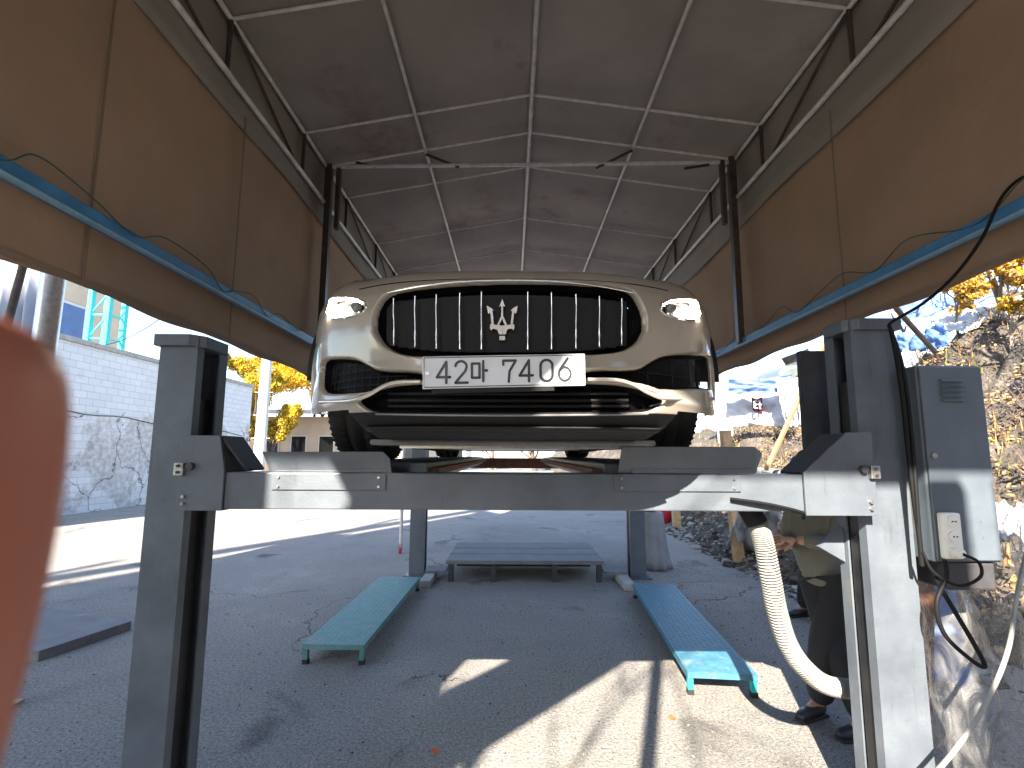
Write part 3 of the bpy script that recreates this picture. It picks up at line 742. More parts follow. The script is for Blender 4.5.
sheet('white_tarpaulin', [at(775, 380, 11.9), at(806, 374, 11.3), at(802, 425, 11.3), at(786, 428, 11.9)], M['tarp_white'], 'crumpled white sheet hanging behind the red cloth strip', 'tarpaulin', amp=.07, sd=12)
for (c, m_, lb, sd) in (((at(890, 335, 9.6), at(945, 322, 8.6), at(950, 345, 8.2), at(890, 352, 9.4)), 'tarp_blue', 'blue tarpaulin lying over rubbish on the bank right of the lift post', 21),
                        ((at(930, 320, 10), at(1030, 290, 9), at(1030, 312, 8.6), at(935, 335, 9.5)), 'tarp_white', 'pale sheet draped along the top of the bank at the right', 22),
                        ((at(895, 305, 11.5), at(1000, 278, 10.5), at(1030, 285, 10.2), at(900, 322, 11)), 'tarp_blue', 'faded blue sheet covering the crest of the bank', 23),
                        ((at(985, 505, 4.2), at(1060, 490, 4.0), at(1060, 535, 3.7), at(985, 540, 3.9)), 'tarp_white', 'blue white corrugated sheet lying behind the clear vinyl curtain', 24)):
    sheet('tarpaulin', c, M[m_], lb, 'tarpaulin', amp=.07, sd=sd, nx=40, ny=16, group='tarpaulins on the bank')
# white downpipe-like post by the cabinet, seen at (965,375)-(968,430)
a = at(964, 372, 5.0); b = at(968, 455, 5.0); b.z = max(b.z, bank_h(b.x, b.y))
t = empty('fence_post', (b.x, b.y, b.z), 'short white plastic post standing on the bank right of the cabinet', 'post')
MB().tube([(b.x, b.y, bank_h(b.x, b.y) - .1), tuple(a)], .045, 12).build('shaft', M['white_pl'], t); MB().tube([tuple(a - Vector((0, 0, .01))), tuple(a + Vector((0, 0, .05)))], .055, 12).build('cap', M['cable'], t)
# stone retaining wall
mb = MB(); mb.prism([(4.35, 7.6, -.1), (5.5, 14.5, -.1), (5.9, 14.5, -.1), (4.8, 7.6, -.1)], (0, 0, 0), (0, 0, 1.55)); tag(mb.build('stone_wall', M['crazy'], bevel=.04), 'low retaining wall of irregular grey stones behind the debris', 'wall')

def small_car():
    p = at(806, 372, 14.8); x, y = p.x + .7, 15.0; z = bank_h(x, y)
    z0 = 3.72
    t = empty('parked_car', (x, y, z0), 'silver grey hatchback parked up on the bank behind the banners', 'car')
    prof = [(-1.9, .28), (-1.95, .62), (-1.75, .82), (-1.1, .93), (-.55, 1.38), (.7, 1.45), (1.45, 1.32), (1.85, .95), (1.95, .6), (1.9, .28)]
    mb = MB(); mb.prism([(x + a, y - .8, z0 + h) for a, h in prof], (0, 0, 0), (0, 1.6, 0)); mb.build('body', mat('silver_paint', (.16, .18, .175), .35, metal=.4, coat=.6), t, bevel=.12, seg=3)
    for s in (-1, 1):
        yy = y + s * .81 - .02
        mb = MB(); mb.prism([(x + a, yy, z0 + h) for a, h in ((-.95, .95), (-.5, 1.32), (.65, 1.37), (1.2, 1.25), (1.3, .97))], (0, 0, 0), (0, .04, 0)); mb.build('window', M['glass'], t)
    mb = MB(); mb.bar((x - .86, y, z0 + 1.16), (x - .76, y, z0 + 1.22), 1.3, .5); mb.build('windscreen', M['glass'], t)
    for a in (-1.2, 1.2):
        for s in (-1, 1):
            wv = MB().disc((x + a, y + s * .72, z0 + .3), (0, 1, 0), .3, .2).build('wheel', M['tyre'], t)
            MB().disc((x + a, y + s * .83, z0 + .3), (0, 1, 0), .18, .02).build('rim', M['galv'], wv)
    MB().box(x - 2.0, x + 2.2, y - .9, y + 1.2, -.1, z0 + .005).build('ledge', M['rubble'], t)
small_car()

# stick leaning, timber props
mb = MB(); mb.bar(at(766, 470, 7.0), at(829, 335, 6.0), .06, .045); tag(mb.build('leaning_stick', M['wood'], bevel=.004), 'long thin timber stick leaning diagonally beside the right lift post', 'stick')
gp = on_ground(739, 562)
t = empty('timber_post', gp, 'yellowish timber post with slanting braces at the foot of the bank', 'post')
MB().bar(gp, (gp.x - .12, gp.y, 2.1), .14, .14).build('shaft', M['wood'], t, bevel=.006)
MB().bar((gp.x + .02, gp.y, .6), (gp.x - .42, gp.y + .1, 1.7), .05, .05).build('brace', M['wood'], t); MB().bar((gp.x, gp.y, .85), (gp.x + .3, gp.y + .1, 1.6), .05, .05).build('brace', M['wood'], t)
gp = on_ground(677, 528)
tag(MB().bar(gp, (gp.x - .05, gp.y, 1.4), .16, .16).build('timber_post', M['wood'], bevel=.006), 'short timber post beside the red sack', 'post')
gp = on_ground(668, 524)
mb = MB(); mb.ball((gp.x - .05, gp.y, .33), .22, 1, .9, 1.5, 14, 10); tag(mb.build('red_sack', M['red_cloth']), 'tied red sack standing against the short timber post', 'sack')
gp = on_ground(790, 566)
sheet('white_tarpaulin', [at(742, 500, 6.6), at(778, 500, 6.3), (gp.x + .1, gp.y + .1, .08), (gp.x - .75, gp.y + .5, .15)], M['tarp_white'], 'white plastic sheet thrown over rubble right of the timber post', 'tarpaulin', amp=.07, sd=31)

# ------------------------------------------------------------------ TENT CANOPY
TXL, TXR, TXC = -1.90, 2.26, .17
TY0, TY1 = -2.0, 8.6
ZE, ZR, ZC = 4.60, 4.99, 4.21       # eave upper chord, ridge, lower chord
def build_tent():
    t = empty('canopy_tent', (TXC, 4, 0), 'long frame tent of brown and grey canvas on pipe trusses, sheltering the car', 'tent')
    ZER = 4.70
    def roofz(x): return ZE + (ZR - ZE) * (1 - (TXC - x) / (TXC - TXL)) if x < TXC else ZER + (ZR - ZER) * (1 - (x - TXC) / (TXR - TXC))
    ys = np.linspace(TY0, TY1, 90); xs = np.concatenate([np.linspace(TXL - .11, TXC, 26), np.linspace(TXC, TXR + .11, 26)[1:]])
    fr = [-1.9, -.8, .3, 1.5, 2.72, 3.80, 4.29, 4.85, 5.98, 6.95, 8.0]
    P = np.zeros((len(ys), len(xs), 3))
    for j, y in enumerate(ys):
        k = min(abs(y - f) for f in fr)
        for i, x in enumerate(xs):
            sag = -.035 * min(1, k / .4) + .02 * noise.noise(Vector((x * 1.3, y * 1.3, 1)))
            P[j, i] = (x, y, roofz(x) + .05 + sag)
    grid_mesh('roof_canvas', P, M['roof_canvas'], t, solid=.004)
    # dark eave bands hanging from the roof edge past the lower chord
    for s, X in ((-1, TXL), (1, TXR)):
        ze, zc = (ZE, ZC) if s < 0 else (ZER, 4.28)
        ys2 = np.linspace(TY0, TY1, 120); zs = np.linspace(zc - (.21 if s < 0 else .31), roofz(X) + .05, 8)
        P = np.array([[(X + s * (.030 + .006 * math.sin(y * 5 + z * 3)), y, z + .02 * math.sin(y * 2.1) * (z < zc)) for z in zs] for y in ys2]); grid_mesh('eave_band', P, M['band_canvas'], t, solid=.003)
        y0 = .1 if s < 0 else -1.0
        zb = 2.44 if s < 0 else 2.59
        ys2 = np.linspace(y0, TY1, 160); zs = np.linspace(zb, zc + .1, 30)
        P = np.array([[(X + s * (.055 + .02 * noise.fractal(Vector((y * .8, z * .7, s * 4)), .9, 2, 3) + .008 * math.sin(y * 9) * max(0, 3.0 - z)), y, z + (.012 * math.sin(y * 7) if k == 0 else 0)) for k, z in enumerate(zs)] for y in ys2])
        wl = grid_mesh('side_wall', P, M['wall_canvas'], t, solid=.003)
        for y in (1.95, 3.0, 6.3) if s < 0 else (3.0, 6.1):
            MB().box(X + s * .03 - .002, X + s * .03 + .002, y - .005, y + .005, zb + .03, zc - .1).build('seam', M['seam'], wl)
        MB().box(X + s * .045 - .002, X + s * .045 + .002, y0, TY1, zb + .005, zb + .035).build('hem', M['seam'], wl)
        # chords
        for z_, r_ in ((ze, .019), (zc, .021)):
            MB().tube([(X, TY0, z_), (X, TY1, z_)], r_, 10).build('chord', M['tube'], t)
        # truss web
        for a in fr: MB().tube([(X, a, zc), (X, a, ze)], .016, 8).build('web_strut', M['galv_dark'], t)
        for i, a in enumerate(fr[:-1]):
            b = fr[i + 1]
            if b - a > .6: MB().tube([(X, a, ze), (X, b - .1, zc)], .012, 8).build('web_diagonal', M['galv_dark'], t)
        # rail of blue pipe at about head height
        zr = 2.75 if s < 0 else 2.80
        rl = MB().box(X - .035, X + .035, -1.0, TY1, zr - .030, zr + .030).build('blue_rail', M['blue'], t, bevel=.008)
        MB().box(X - s * .030 - .014, X - s * .030 + .014, -1.0, TY1, zr - .046, zr - .032).build('edge_strip', M['blue_lite'], rl)
        mb = MB()
        rr = random.Random(3 + s)
        y = 1.2; prev = Vector((X - s * .04, y, zr + .06)); pts = [prev]
        while y < 6.5:
            y += rr.uniform(.12, .3); pts.append(Vector((X - s * rr.uniform(.03, .06), y, zr + rr.uniform(-.02, .13))))
        mb.tube(curve_pts(pts, 160), .0035, 5); mb.build('tie_wire', M['wire'], t)
        # posts
        for y in (4.29,):
            MB().box(X - s * .035 - .03, X - s * .035 + .03, y - .03, y + .03, zr - .02, ze + .02).build('post', M['galv_dark'], t, bevel=.004)
            MB().box(X - s * .13 - .022, X - s * .13 + .022, y - .025, y + .025, zc - .28, ze - .02).build('tie_bracket', M['galv_dark'], t, bevel=.004)
        for y in (-1.9, 7.95):
            MB().tube([(X, y, .16), (X, y, ze)], .03, 12).build('leg', M['tube'], t)
            wv = MB().disc((X, y - .02, .055), (1, 0, 0), .055, .035).build('caster', M['red_cloth'] if s < 0 else M['tyre'], t)
            MB().box(X - .03, X + .03, y - .04, y + .04, .1, .17).build('fork', M['galv'], wv)
    for a in fr:
        MB().tube([(TXL, a, ZE), (TXC, a, ZR)], .012, 8).build('rafter', M['tube'], t)
        MB().tube([(TXC, a, ZR), (TXR, a, ZER)], .012, 8).build('rafter', M['tube'], t)
    MB().tube([(TXC, TY0, ZR - .02), (TXC, TY1, ZR - .02)], .022, 10).build('ridge_pipe', M['tube'], t)
    MB().tube([(-.89, TY0, roofz(-.89) - .03), (-.89, TY1, roofz(-.89) - .03)], .016, 10).build('purlin', M['tube'], t)
    MB().tube([(1.22, TY0, roofz(1.22) - .03), (1.22, TY1, roofz(1.22) - .03)], .016, 10).build('purlin', M['tube'], t)
    MB().tube([(TXL, 4.29, ZE), (TXR, 4.29, ZER - .03)], .019, 10).build('tie_bar', M['tube'], t)
    for (x0, z0, x1, z1) in ((-.89, roofz(-.89) - .05, -.55, ZE), (1.22, roofz(1.22) - .05, .85, ZE), (-1.6, ZE + .05, -1.4, ZE), (2.0, ZE + .04, 1.75, ZE)):
        MB().tube([(x0, 4.29, z0), (x1, 4.29, z1)], .014, 8).build('tie_strut', M['galv_dark'], t)
    # unseen sheets and poles added behind the photographer, cut to shape the sun patches
    yv = TY0
    def sun_blocker(name, poly):
        mb = MB(); mb.prism([(x, yv, z) for x, z in poly], (0, 0, 0), (0, .012, 0)); return mb.build(name, M['band_canvas'], t)
    sun_blocker('shade_canvas', [(-3.2, 4.63), (-2.0, 4.63), (-1.95, 4.575), (TXR + .11, 4.585), (TXR + .11, 4.72), (TXC, 5.03), (TXL - .09, 4.66), (TXL - .11, 5.7), (-3.2, 5.7)])
    sun_blocker('shade_flap', [(-2.02, 4.66), (-1.94, 4.573), (-1.07, 4.572), (-2.00, 3.45), (-2.9, 2.4), (-3.6, 1.9), (-3.6, 2.6), (-2.60, 3.85)])
    sun_blocker('shade_flap', [(-2.56, 3.82), (-2.52, 3.95), (-2.52, 4.66), (-3.4, 4.66), (-3.4, 2.7)])
    sun_blocker('shade_flap', [(.64, 4.535), (2.3, 4.535), (2.3, 1.2), (.95, 1.2), (.64, 3.3)])
    MB().box(-.985, -.915, yv - .04, yv + .04, 0, 4.53).build('shade_pole', M['galv'], t)
    MB().box(.36, .50, yv - .04, yv + .04, 0, 4.53).build('shade_pole', M['galv'], t)
build_tent()

# ------------------------------------------------------------------ LIFT
def channel_post(t, xo, xi, y0, y1, h, lean=0):
    """C channel open towards the car. xo outer web x, xi inner edge x"""
    s = 1 if xi > xo else -1; th = .008
    mb = MB()
    lo, hi = min(xo, xi), max(xo, xi)
    mb.box(xo, xo + s * th, y0 + th, y1 - th, .012, h) if s > 0 else mb.box(xo - th, xo, y0 + th, y1 - th, .012, h)
    mb.box(lo, hi, y0, y0 + th, .012, h); mb.box(lo, hi, y1 - th, y1, .012, h)
    a, b = (xi - s * th, xi) if s > 0 else (xi, xi + th)
    mb.box(a, b, y0 + th, y0 + .045, .012, h - .001); mb.box(a, b, y1 - .06, y1 - th, .012, h - .001)
    p = mb.build('post', M['lift'], t)
    MB().box(lo + .01, hi - .03, y0 + .05, y1 - .065, .3, h - .28).build('ladder', M['grease'], p)
    # cap with clipped corners
    c = [(lo - .02, y0 - .02), (hi - .03, y0 - .02), (hi + .02, y0 + .03), (hi + .02, y1 - .03), (hi - .03, y1 + .02), (lo - .02, y1 + .02)] if s > 0 else \
        [(hi + .02, y0 - .02), (lo + .03, y0 - .02), (lo - .02, y0 + .03), (lo - .02, y1 - .03), (lo + .03, y1 + .02), (hi + .02, y1 + .02)]
    MB().prism([(x, y, h - .045) for x, y in c], (0, 0, 0), (0, 0, .055)).build('post_cap', M['lift'], p, bevel=.004)
    MB().box(lo - .07, hi + .07, y0 - .05, y1 + .05, .002, .014).build('base_plate', M['lift'], p)
    mb = MB()
    for bx in (lo - .045, hi + .045):
        for by in (y0 - .025, y1 + .025): mb.disc((bx, by, .022), (0, 0, 1), .014, .02, 6)
    mb.build('anchor_bolt', M['galv'], p)
    return p
def build_lift():
    t = empty('car_lift', (0, 4, 0), 'four post car lift painted blue grey, raised with the beige car on its runways', 'car lift')
    channel_post(t, -1.635, -1.46, 2.05, 2.27, 2.235)
    channel_post(t, 1.785, 1.578, 2.05, 2.23, 2.325)
    channel_post(t, -1.43, -1.22, 6.50, 6.70, 2.3)
    channel_post(t, 1.86, 1.65, 6.42, 6.62, 2.3)
    # front crossbeam with top plate
    bz0, bz1 = 1.455, 1.615
    b = MB().box(-1.30, 1.47, 2.0, 2.14, bz0, bz1).build('crossbeam', M['lift'], t, bevel=.006)
    for x0, x1 in ((-1.05, -.55), (.45, 1.0)):
        c = MB().box(x0, x1, 1.992, 2.0, bz1 - .075, bz1 - .005).build('cover_plate', M['lift'], b, bevel=.002)
        mb = MB()
        for x in (x0 + .03, x1 - .03):
            for z in (bz1 - .02, bz1 - .06): mb.disc((x, 1.99, z), (0, 1, 0), .006, .008, 8)
        mb.build('screw', M['galv'], c)
    # end brackets
    def bracket(s, xe, xb, ztop, zb, slope):
        p = MB().prism([(xe, 1.985, zb), (xb, 1.985, zb), (xb, 1.985, bz1 + .01), (xb - s * slope, 1.985, ztop), (xe, 1.985, ztop)], (0, 0, 0), (0, .012, 0)).build('end_bracket', M['lift'], t, bevel=.002)
        MB().prism([(xe, 2.0, zb), (xb, 2.0, zb), (xb, 2.0, bz1 + .01), (xb - s * slope, 2.0, ztop - .002), (xe, 2.0, ztop - .002)], (0, 0, 0), (0, .16, 0)).build('carriage', M['lift_dark'], p)
        mb = MB()
        for dx, dz in ((.03, .03), (.03, .06)): mb.disc((xe + s * dx, 1.98, zb + dz), (0, 1, 0), .008, .012, 6)
        mb.build('bolt', M['galv'], p)
        # lock pin block by the post
        q = MB().box(min(xe - s * .01, xe + s * .03), max(xe - s * .01, xe + s * .03), 1.965, 1.985, 1.60, 1.655).build('lock_plate', M['galv'], p, bevel=.002)
        mb = MB(); mb.disc((xe + s * .055, 1.975, 1.64), (0, 1, 0), .016, .02, 12); mb.disc((xe + s * .01, 1.962, 1.642), (0, 1, 0), .006, .01); mb.disc((xe + s * .01, 1.962, 1.615), (0, 1, 0), .006, .01); mb.build('pin', M['lift_dark'], q)
    bracket(1, -1.452, -1.255, 1.775, 1.45, .03)
    bracket(-1, 1.585, 1.275, 1.80, 1.44, .20)
    # left bracket's sloping side plate
    MB().prism([(-1.285, 2.0, 1.775), (-1.19, 2.05, 1.625), (-1.19, 2.19, 1.625), (-1.285, 2.16, 1.775)], (0, 0, 0), (-.008, 0, -.008)).build('side_plate', M['lift_dark'], t)
    # rear crossbeam
    MB().box(-1.2, 1.62, 6.32, 6.46, 1.50, 1.64).build('crossbeam', M['rust'], t, bevel=.006)
    # runways
    for x0, x1 in ((-1.02, -.40), (.44, 1.04)):
        r = MB().box(x0, x1, 2.16, 6.28, 1.565, 1.655).build('runway', M['lift'], t, bevel=.004)
        xi = x1 if x1 < 0 else x0; s = 1 if x1 < 0 else -1
        MB().box(min(xi, xi + s * .05), max(xi, xi + s * .05), 2.2, 6.25, 1.60, 1.63).build('jack_rail', M['rust'], r)
        mb = MB()
        for k in range(40): mb.box(x0 + .05, x1 - .05, 2.3 + k * .1, 2.31 + k * .1, 1.654, 1.658)
        mb.build('grip_strip', M['lift_dark'], r)
    # wheel stops: folded plates leaning outward
    for (a, b_, c, d) in (((262, 452), (390, 452), (392, 476), (272, 476)), ((622, 447), (762, 447), (756, 473), (618, 473))):
        A, B, Cc, D = at(*a, 1.97), at(*b_, 1.97), at(*c, 2.01), at(*d, 2.01)
        B2 = B - (B - A).normalized() * .03; p = MB()
        p.prism([A, B2, B - Vector((0, 0, .03)), Cc, D], (0, 0, 0), (0, .006, .002))
        ws = p.build('wheel_stop', M['lift'], t, bevel=.0015)
        MB().box(A.x + .05, B.x - .02, 2.0, 2.16, 1.617, 1.640).build('hinge_plate', M['lift'], ws, bevel=.002)
    # hoses plate behind right carriage
    MB().box(1.58, 1.74, 2.42, 2.46, 1.55, 2.27).build('cylinder_guard', M['lift_dark'], t, bevel=.004)
    # lit safety arm on right post
    MB().prism([(1.455, 2.19, 1.27), (1.575, 2.19, 1.36), (1.575, 2.19, 1.20)], (0, 0, 0), (0, .03, 0)).build('safety_arm', M['lift'], t)
    # cable bundle on beam
    mb = MB(); mb.tube(curve_pts([(.95, 1.985, 1.51), (1.1, 1.975, 1.49), (1.25, 1.985, 1.455), (1.3, 2.05, 1.42)], 20), .008, 6); mb.build('air_line', M['cable'], t)
build_lift()

# ramp table behind, with side plates and blocks
def ramp_table():
    x0, x1 = -.87, 1.24
    t = empty('drive_on_platform', (.2, 6.8, 0), 'low dark steel platform on short legs between the rear lift posts', 'platform')
    MB().box(x0, x1, 6.2, 7.45, .235, .285).build('deck', M['steel_plate'], t, bevel=.004)
    mb = MB(); mb.box(x0 + .01, x1 - .01, 6.6, 6.61, .2851, .288); mb.box(x0 + .01, x1 - .01, 7.0, 7.01, .2851, .288); mb.build('deck_joint', M['lift_dark'], t)
    for x in (x0 + .06, -.24, .58, x1 - .06):
        for y in (6.26, 7.38): MB().box(x - .035, x + .035, y - .03, y + .03, 0, .235).build('leg', M['lift_dark'], t)
    MB().box(x0 + .05, x1 - .05, 7.0, 7.03, .02, .235).build('back_plate', M['lift_dark'], t)
    tag(MB().box(-1.17, -.89, 6.32, 6.6, .09, .12).build('link_plate', M['steel_plate']), 'small steel plate bridging left rear post and platform', 'plate')
    tag(MB().box(1.26, 1.58, 6.3, 6.6, .09, .12).build('link_plate', M['steel_plate']), 'small steel plate bridging platform and right rear post', 'plate')
    tag(MB().box(-1.17, -1.03, 5.95, 6.5, 0, .088).build('concrete_block', M['concrete'], bevel=.01), 'long concrete block at the foot of the left rear post', 'block')
    tag(MB().box(1.42, 1.56, 5.85, 6.5, 0, .088).build('concrete_block', M['concrete'], bevel=.01), 'long concrete block at the foot of the right rear post', 'block')
ramp_table()

def bench(name, x0f, x1f, yf, x0b, x1b, yb, m, label, endm):
    c = Vector(((x0f + x1f) / 2, (yf + yb) / 2, 0)); t = empty(name, c, label, 'work bench')
    z = .16
    ang = math.atan2(((x0b + x1b) - (x0f + x1f)) / 2, yb - yf); Wd = ((x1f - x0f) + (x1b - x0b)) / 2; Ln = yb - yf
    xm = ((x0b + x1b) + (x0f + x1f)) / 4
    Mx = Matrix.Translation((xm, c.y, 0)) @ Matrix.Rotation(-ang, 4, 'Z')
    mb = MB(); mb.box(-Wd / 2, Wd / 2, -Ln / 2, Ln / 2, z - .006, z, Mx); top = mb.build('top_plate', m, t)
    mb = MB()
    rr = random.Random(5)
    for i in range(int(Ln / .045)):
        for j in range(int(Wd / .045)):
            x = -Wd / 2 + .03 + j * .045; y = -Ln / 2 + .03 + i * .045; k = 1 if (i + j) % 2 else -1
            a, b = Mx @ Vector((x - .012, y - .012 * k, z)), Mx @ Vector((x + .012, y + .012 * k, z)); mb.bar(a, b, .005, .003)
    mb.build('tread_pattern', m, top)
    mb = MB(); mb.box(-Wd / 2, -Wd / 2 + .006, -Ln / 2, Ln / 2, z - .05, z - .007, Mx); mb.box(Wd / 2 - .006, Wd / 2, -Ln / 2, Ln / 2, z - .05, z - .007, Mx)
    mb.box(-Wd / 2 + .006, Wd / 2 - .006, -Ln / 2, -Ln / 2 + .006, z - .04, z - .007, Mx); mb.box(-Wd / 2 + .006, Wd / 2 - .006, Ln / 2 - .006, Ln / 2, z - .04, z - .007, Mx); mb.build('frame', m, t)
    for sx in (-1, 1):
        for sy in (-1, 1):
            x = sx * (Wd / 2 - .022); y = sy * (Ln / 2 - .03)
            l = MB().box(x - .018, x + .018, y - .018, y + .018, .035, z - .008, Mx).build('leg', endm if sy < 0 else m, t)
            MB().box(x - .022, x + .022, y - .022, y + .022, 0, .035, Mx).build('rubber_foot', M['tyre'], l)
    return t
bench('low_bench', -1.68, -1.20, 3.84, -1.66, -1.13, 5.86, M['teal'], 'long low teal steel bench with worn green top, under the left runway', M['teal'])
bench('low_bench', 1.26, 1.74, 3.38, 1.46, 1.94, 5.6, M['bluebench'], 'long low blue steel bench with sunlight coloured turquoise on its front legs, under the right runway', M['turq'])  # brighter turquoise on the front legs stands in for sun on blue paint

# flat slab on the left
a, b, c, d = on_ground(38, 662, 0), on_ground(131, 630, 0), on_ground(40, 616, 0), on_ground(-60, 640, 0)
mb = MB(); mb.prism([(a.x, a.y, 0), (b.x, b.y, 0), (-5.6, 5.15, 0), (-6.5, 3.9, 0)], (0, 0, 0), (0, 0, .085)); tag(mb.build('flat_slab', M['steel_plate'], bevel=.004), 'flat grey panel lying on the ground left of the lift', 'panel')

# near left pole and white sheeting
p = at(22, 500, 3.2)
t = empty('steel_pole', (p.x, 3.2, 0), 'thick grey steel pole behind the finger at left edge', 'pole')
MB().tube([(p.x, 3.2, 0), (p.x + .03, 3.2, 3.4)], .07, 16).build('shaft', M['galv'], t)
MB().box(p.x - .09, p.x + .09, 3.11, 3.29, 0.001, .02).build('base_plate', M['galv'], t)
P = np.array([[at(-80, 240, 4.3) * (1 - u) + at(44, 268, 4.8) * u + Vector((0, .05 * math.sin(u * 60), 0)) - Vector((0, 0, v * 3.45)) for u in np.linspace(0, 1, 120)] for v in np.linspace(0, 1, 6)])
tag(grid_mesh('corrugated_screen', P, M['tarp_white'], solid=.006), 'white corrugated sheet screen behind the steel pole at left edge', 'screen')
mb = MB(); mb.tube([at(24, 262, 4.0), at(2, 345, 4.0), at(-10, 600, 4.0)], .03, 8); tag(mb.build('drain_pipe', M['bark']), 'dark brown slanting pipe in front of the white corrugated sheet', 'pipe')

# draped covered bin behind the right rear post
def draped():
    g = on_ground(656, 570); x, y = g.x + .02, g.y + .25
    t = empty('covered_barrel', (x, y, 0), 'waist high barrel under a draped grey tarpaulin beside the right rear post', 'barrel')
    n = 72; P = []
    for j, (z, r) in enumerate(((.82, 0.01), (.82, .18), (.80, .22), (.7, .235), (.5, .25), (.3, .27), (.12, .31), (.01, .34))):
        P.append([(x + (r + .035 * max(0, .8 - z) * 1.4 * math.sin(k / n * 2 * PI * 9 + .7 * math.sin(k * .3))) * math.cos(2 * PI * k / n) * .8, y + (r + .03 * max(0, .8 - z) * math.sin(k / n * 2 * PI * 9)) * math.sin(2 * PI * k / n), z) for k in range(n + 1)])
    grid_mesh('cover', np.array(P), M['tarp_grey'], t, solid=.004)
    t2 = empty('white_container', (x - .02, y, .83), 'small white plastic container standing on the grey covered barrel', 'container')
    MB().box(x - .14, x + .1, y - .1, y + .1, .83, 1.1).build('body', M['tarp_white'], t2, bevel=.02)
    MB().disc((x - .02, y, 1.12), (0, 0, 1), .03, .04).build('lid', M['tarp_blue'], t2)
draped()

# ------------------------------------------------------------------ CAR
CW, CYC, CY0, CN = .96, 2.9, 1.475, 3.35
CXO = .004
ZW = 1.655   # wheel contact
def plan(a):
    sa, ca = math.sin(a), math.cos(a)
    return CW * math.copysign(abs(sa) ** (2 / CN), sa), CYC - (CYC - CY0) * max(0, ca) ** (2 / CN)
_as = np.linspace(-PI / 2, PI / 2, 8001); _pl = np.array([plan(a) for a in _as])
_ds = np.concatenate([[0], np.cumsum(np.hypot(*np.diff(_pl, axis=0).T))]); _ds -= _ds[-1] / 2
UMAX = _ds[-1]
def zlift(x, z): return .055 * sstep(.55, .86, np.abs(x)) * sstep(2.18, 2.42, z)
def plan_u(u): return np.interp(u, _ds, _pl[:, 0]), np.interp(u, _ds, _pl[:, 1])
# profile: height -> scale about the windscreen base
PZ = [1.775, 1.80, 1.84, 1.88, 1.94, 2.02, 2.12, 2.20, 2.26, 2.295, 2.325, 2.35, 2.38, 2.41, 2.43, 2.45, 2.475, 2.50, 2.515]
PS = [.93, .965, .985, .995, .992, .985, .99, .992, .985, .972, .955, .935, .90, .84, .77, .65, .45, .2, .001]
def prof_s(z): return np.interp(z, PZ, PS)
def car_point(u, z):
    x, y = plan_u(u); s = prof_s(z); return np.array([x * s + CXO, CYC - (CYC - y) * s, z + zlift(x, z)])
def car_hit(px, py):
    """(u, z) where the line of sight meets the nose of the car"""
    d = ray(px, py); lo, hi = 1.2, 2.89
    def inside(Yv):
        k = Yv / d.y; x = d.x * k - CXO; z = CAMZ + d.z * k; z = z - float(zlift(x, z - .02)); s = prof_s(z)
        q = abs(x / (CW * s)) ** CN + (max(0, CYC - Yv) / ((CYC - CY0) * s)) ** CN
        return q < 1, x / s, z, CYC - (CYC - Yv) / s
    Y = lo
    while Y < hi and not inside(Y)[0]: Y += .002
    _, x, z, yy = inside(Y)
    i = int(np.argmin((_pl[:, 0] - x) ** 2 + (_pl[:, 1] - yy) ** 2)); return _ds[i], z
def pix_poly(pts): return np.array([car_hit(*p) for p in pts])
def round_poly(P, it=2):
    for _ in range(it):
        Q = np.roll(P, -1, 0); P = np.stack([P * .78 + Q * .22, P * .22 + Q * .78], 1).reshape(-1, 2)
    return P
def sdist(U, Z, P):
    px = U.ravel(); pz = Z.ravel(); best = np.full(px.shape, 1e9); ins = np.zeros(px.shape, bool)
    n = len(P)
    for i in range(n):
        ax, az = P[i]; bx, bz = P[(i + 1) % n]; ex, ez = bx - ax, bz - az
        wx, wz = px - ax, pz - az; t = np.clip((wx * ex + wz * ez) / (ex * ex + ez * ez + 1e-12), 0, 1)
        best = np.minimum(best, np.hypot(wx - ex * t, wz - ez * t))
        c = ((az > pz) != (bz > pz)) & (px < (bx - ax) * (pz - az) / (bz - az + 1e-12) + ax); ins ^= c
    return np.where(ins, -best, best).reshape(U.shape)
GR = round_poly(pix_poly([(384, 297), (400, 291), (455, 285), (513, 282.5), (575, 284), (622, 288), (634, 294), (643, 312), (645, 328), (638, 341), (622, 350), (590, 353), (505, 355), (420, 355), (398, 352), (383, 343), (374, 328), (376, 312)]), 1)
IL = round_poly(pix_poly([(319, 361), (352, 359), (364, 365), (377, 372), (422, 373), (422, 380), (395, 381), (378, 385), (364, 392), (319, 394)]), 2)
IR = round_poly(pix_poly([(586, 371), (640, 371), (652, 363), (668, 355), (708, 357), (713, 366), (714, 390), (668, 391), (645, 382), (620, 379), (586, 378)]), 2)
IC = round_poly(pix_poly([(356, 400), (374, 391), (398, 385.5), (430, 384.5), (585, 384), (622, 385.5), (650, 392), (668, 401), (655, 409), (640, 412), (378, 412), (366, 409)]), 2)
HL = round_poly(pix_poly([(330, 299), (342, 297), (365, 300), (367, 312), (350, 317), (334, 319), (327, 312)]), 1)
HR = HL[::-1] * np.array([-1, 1])
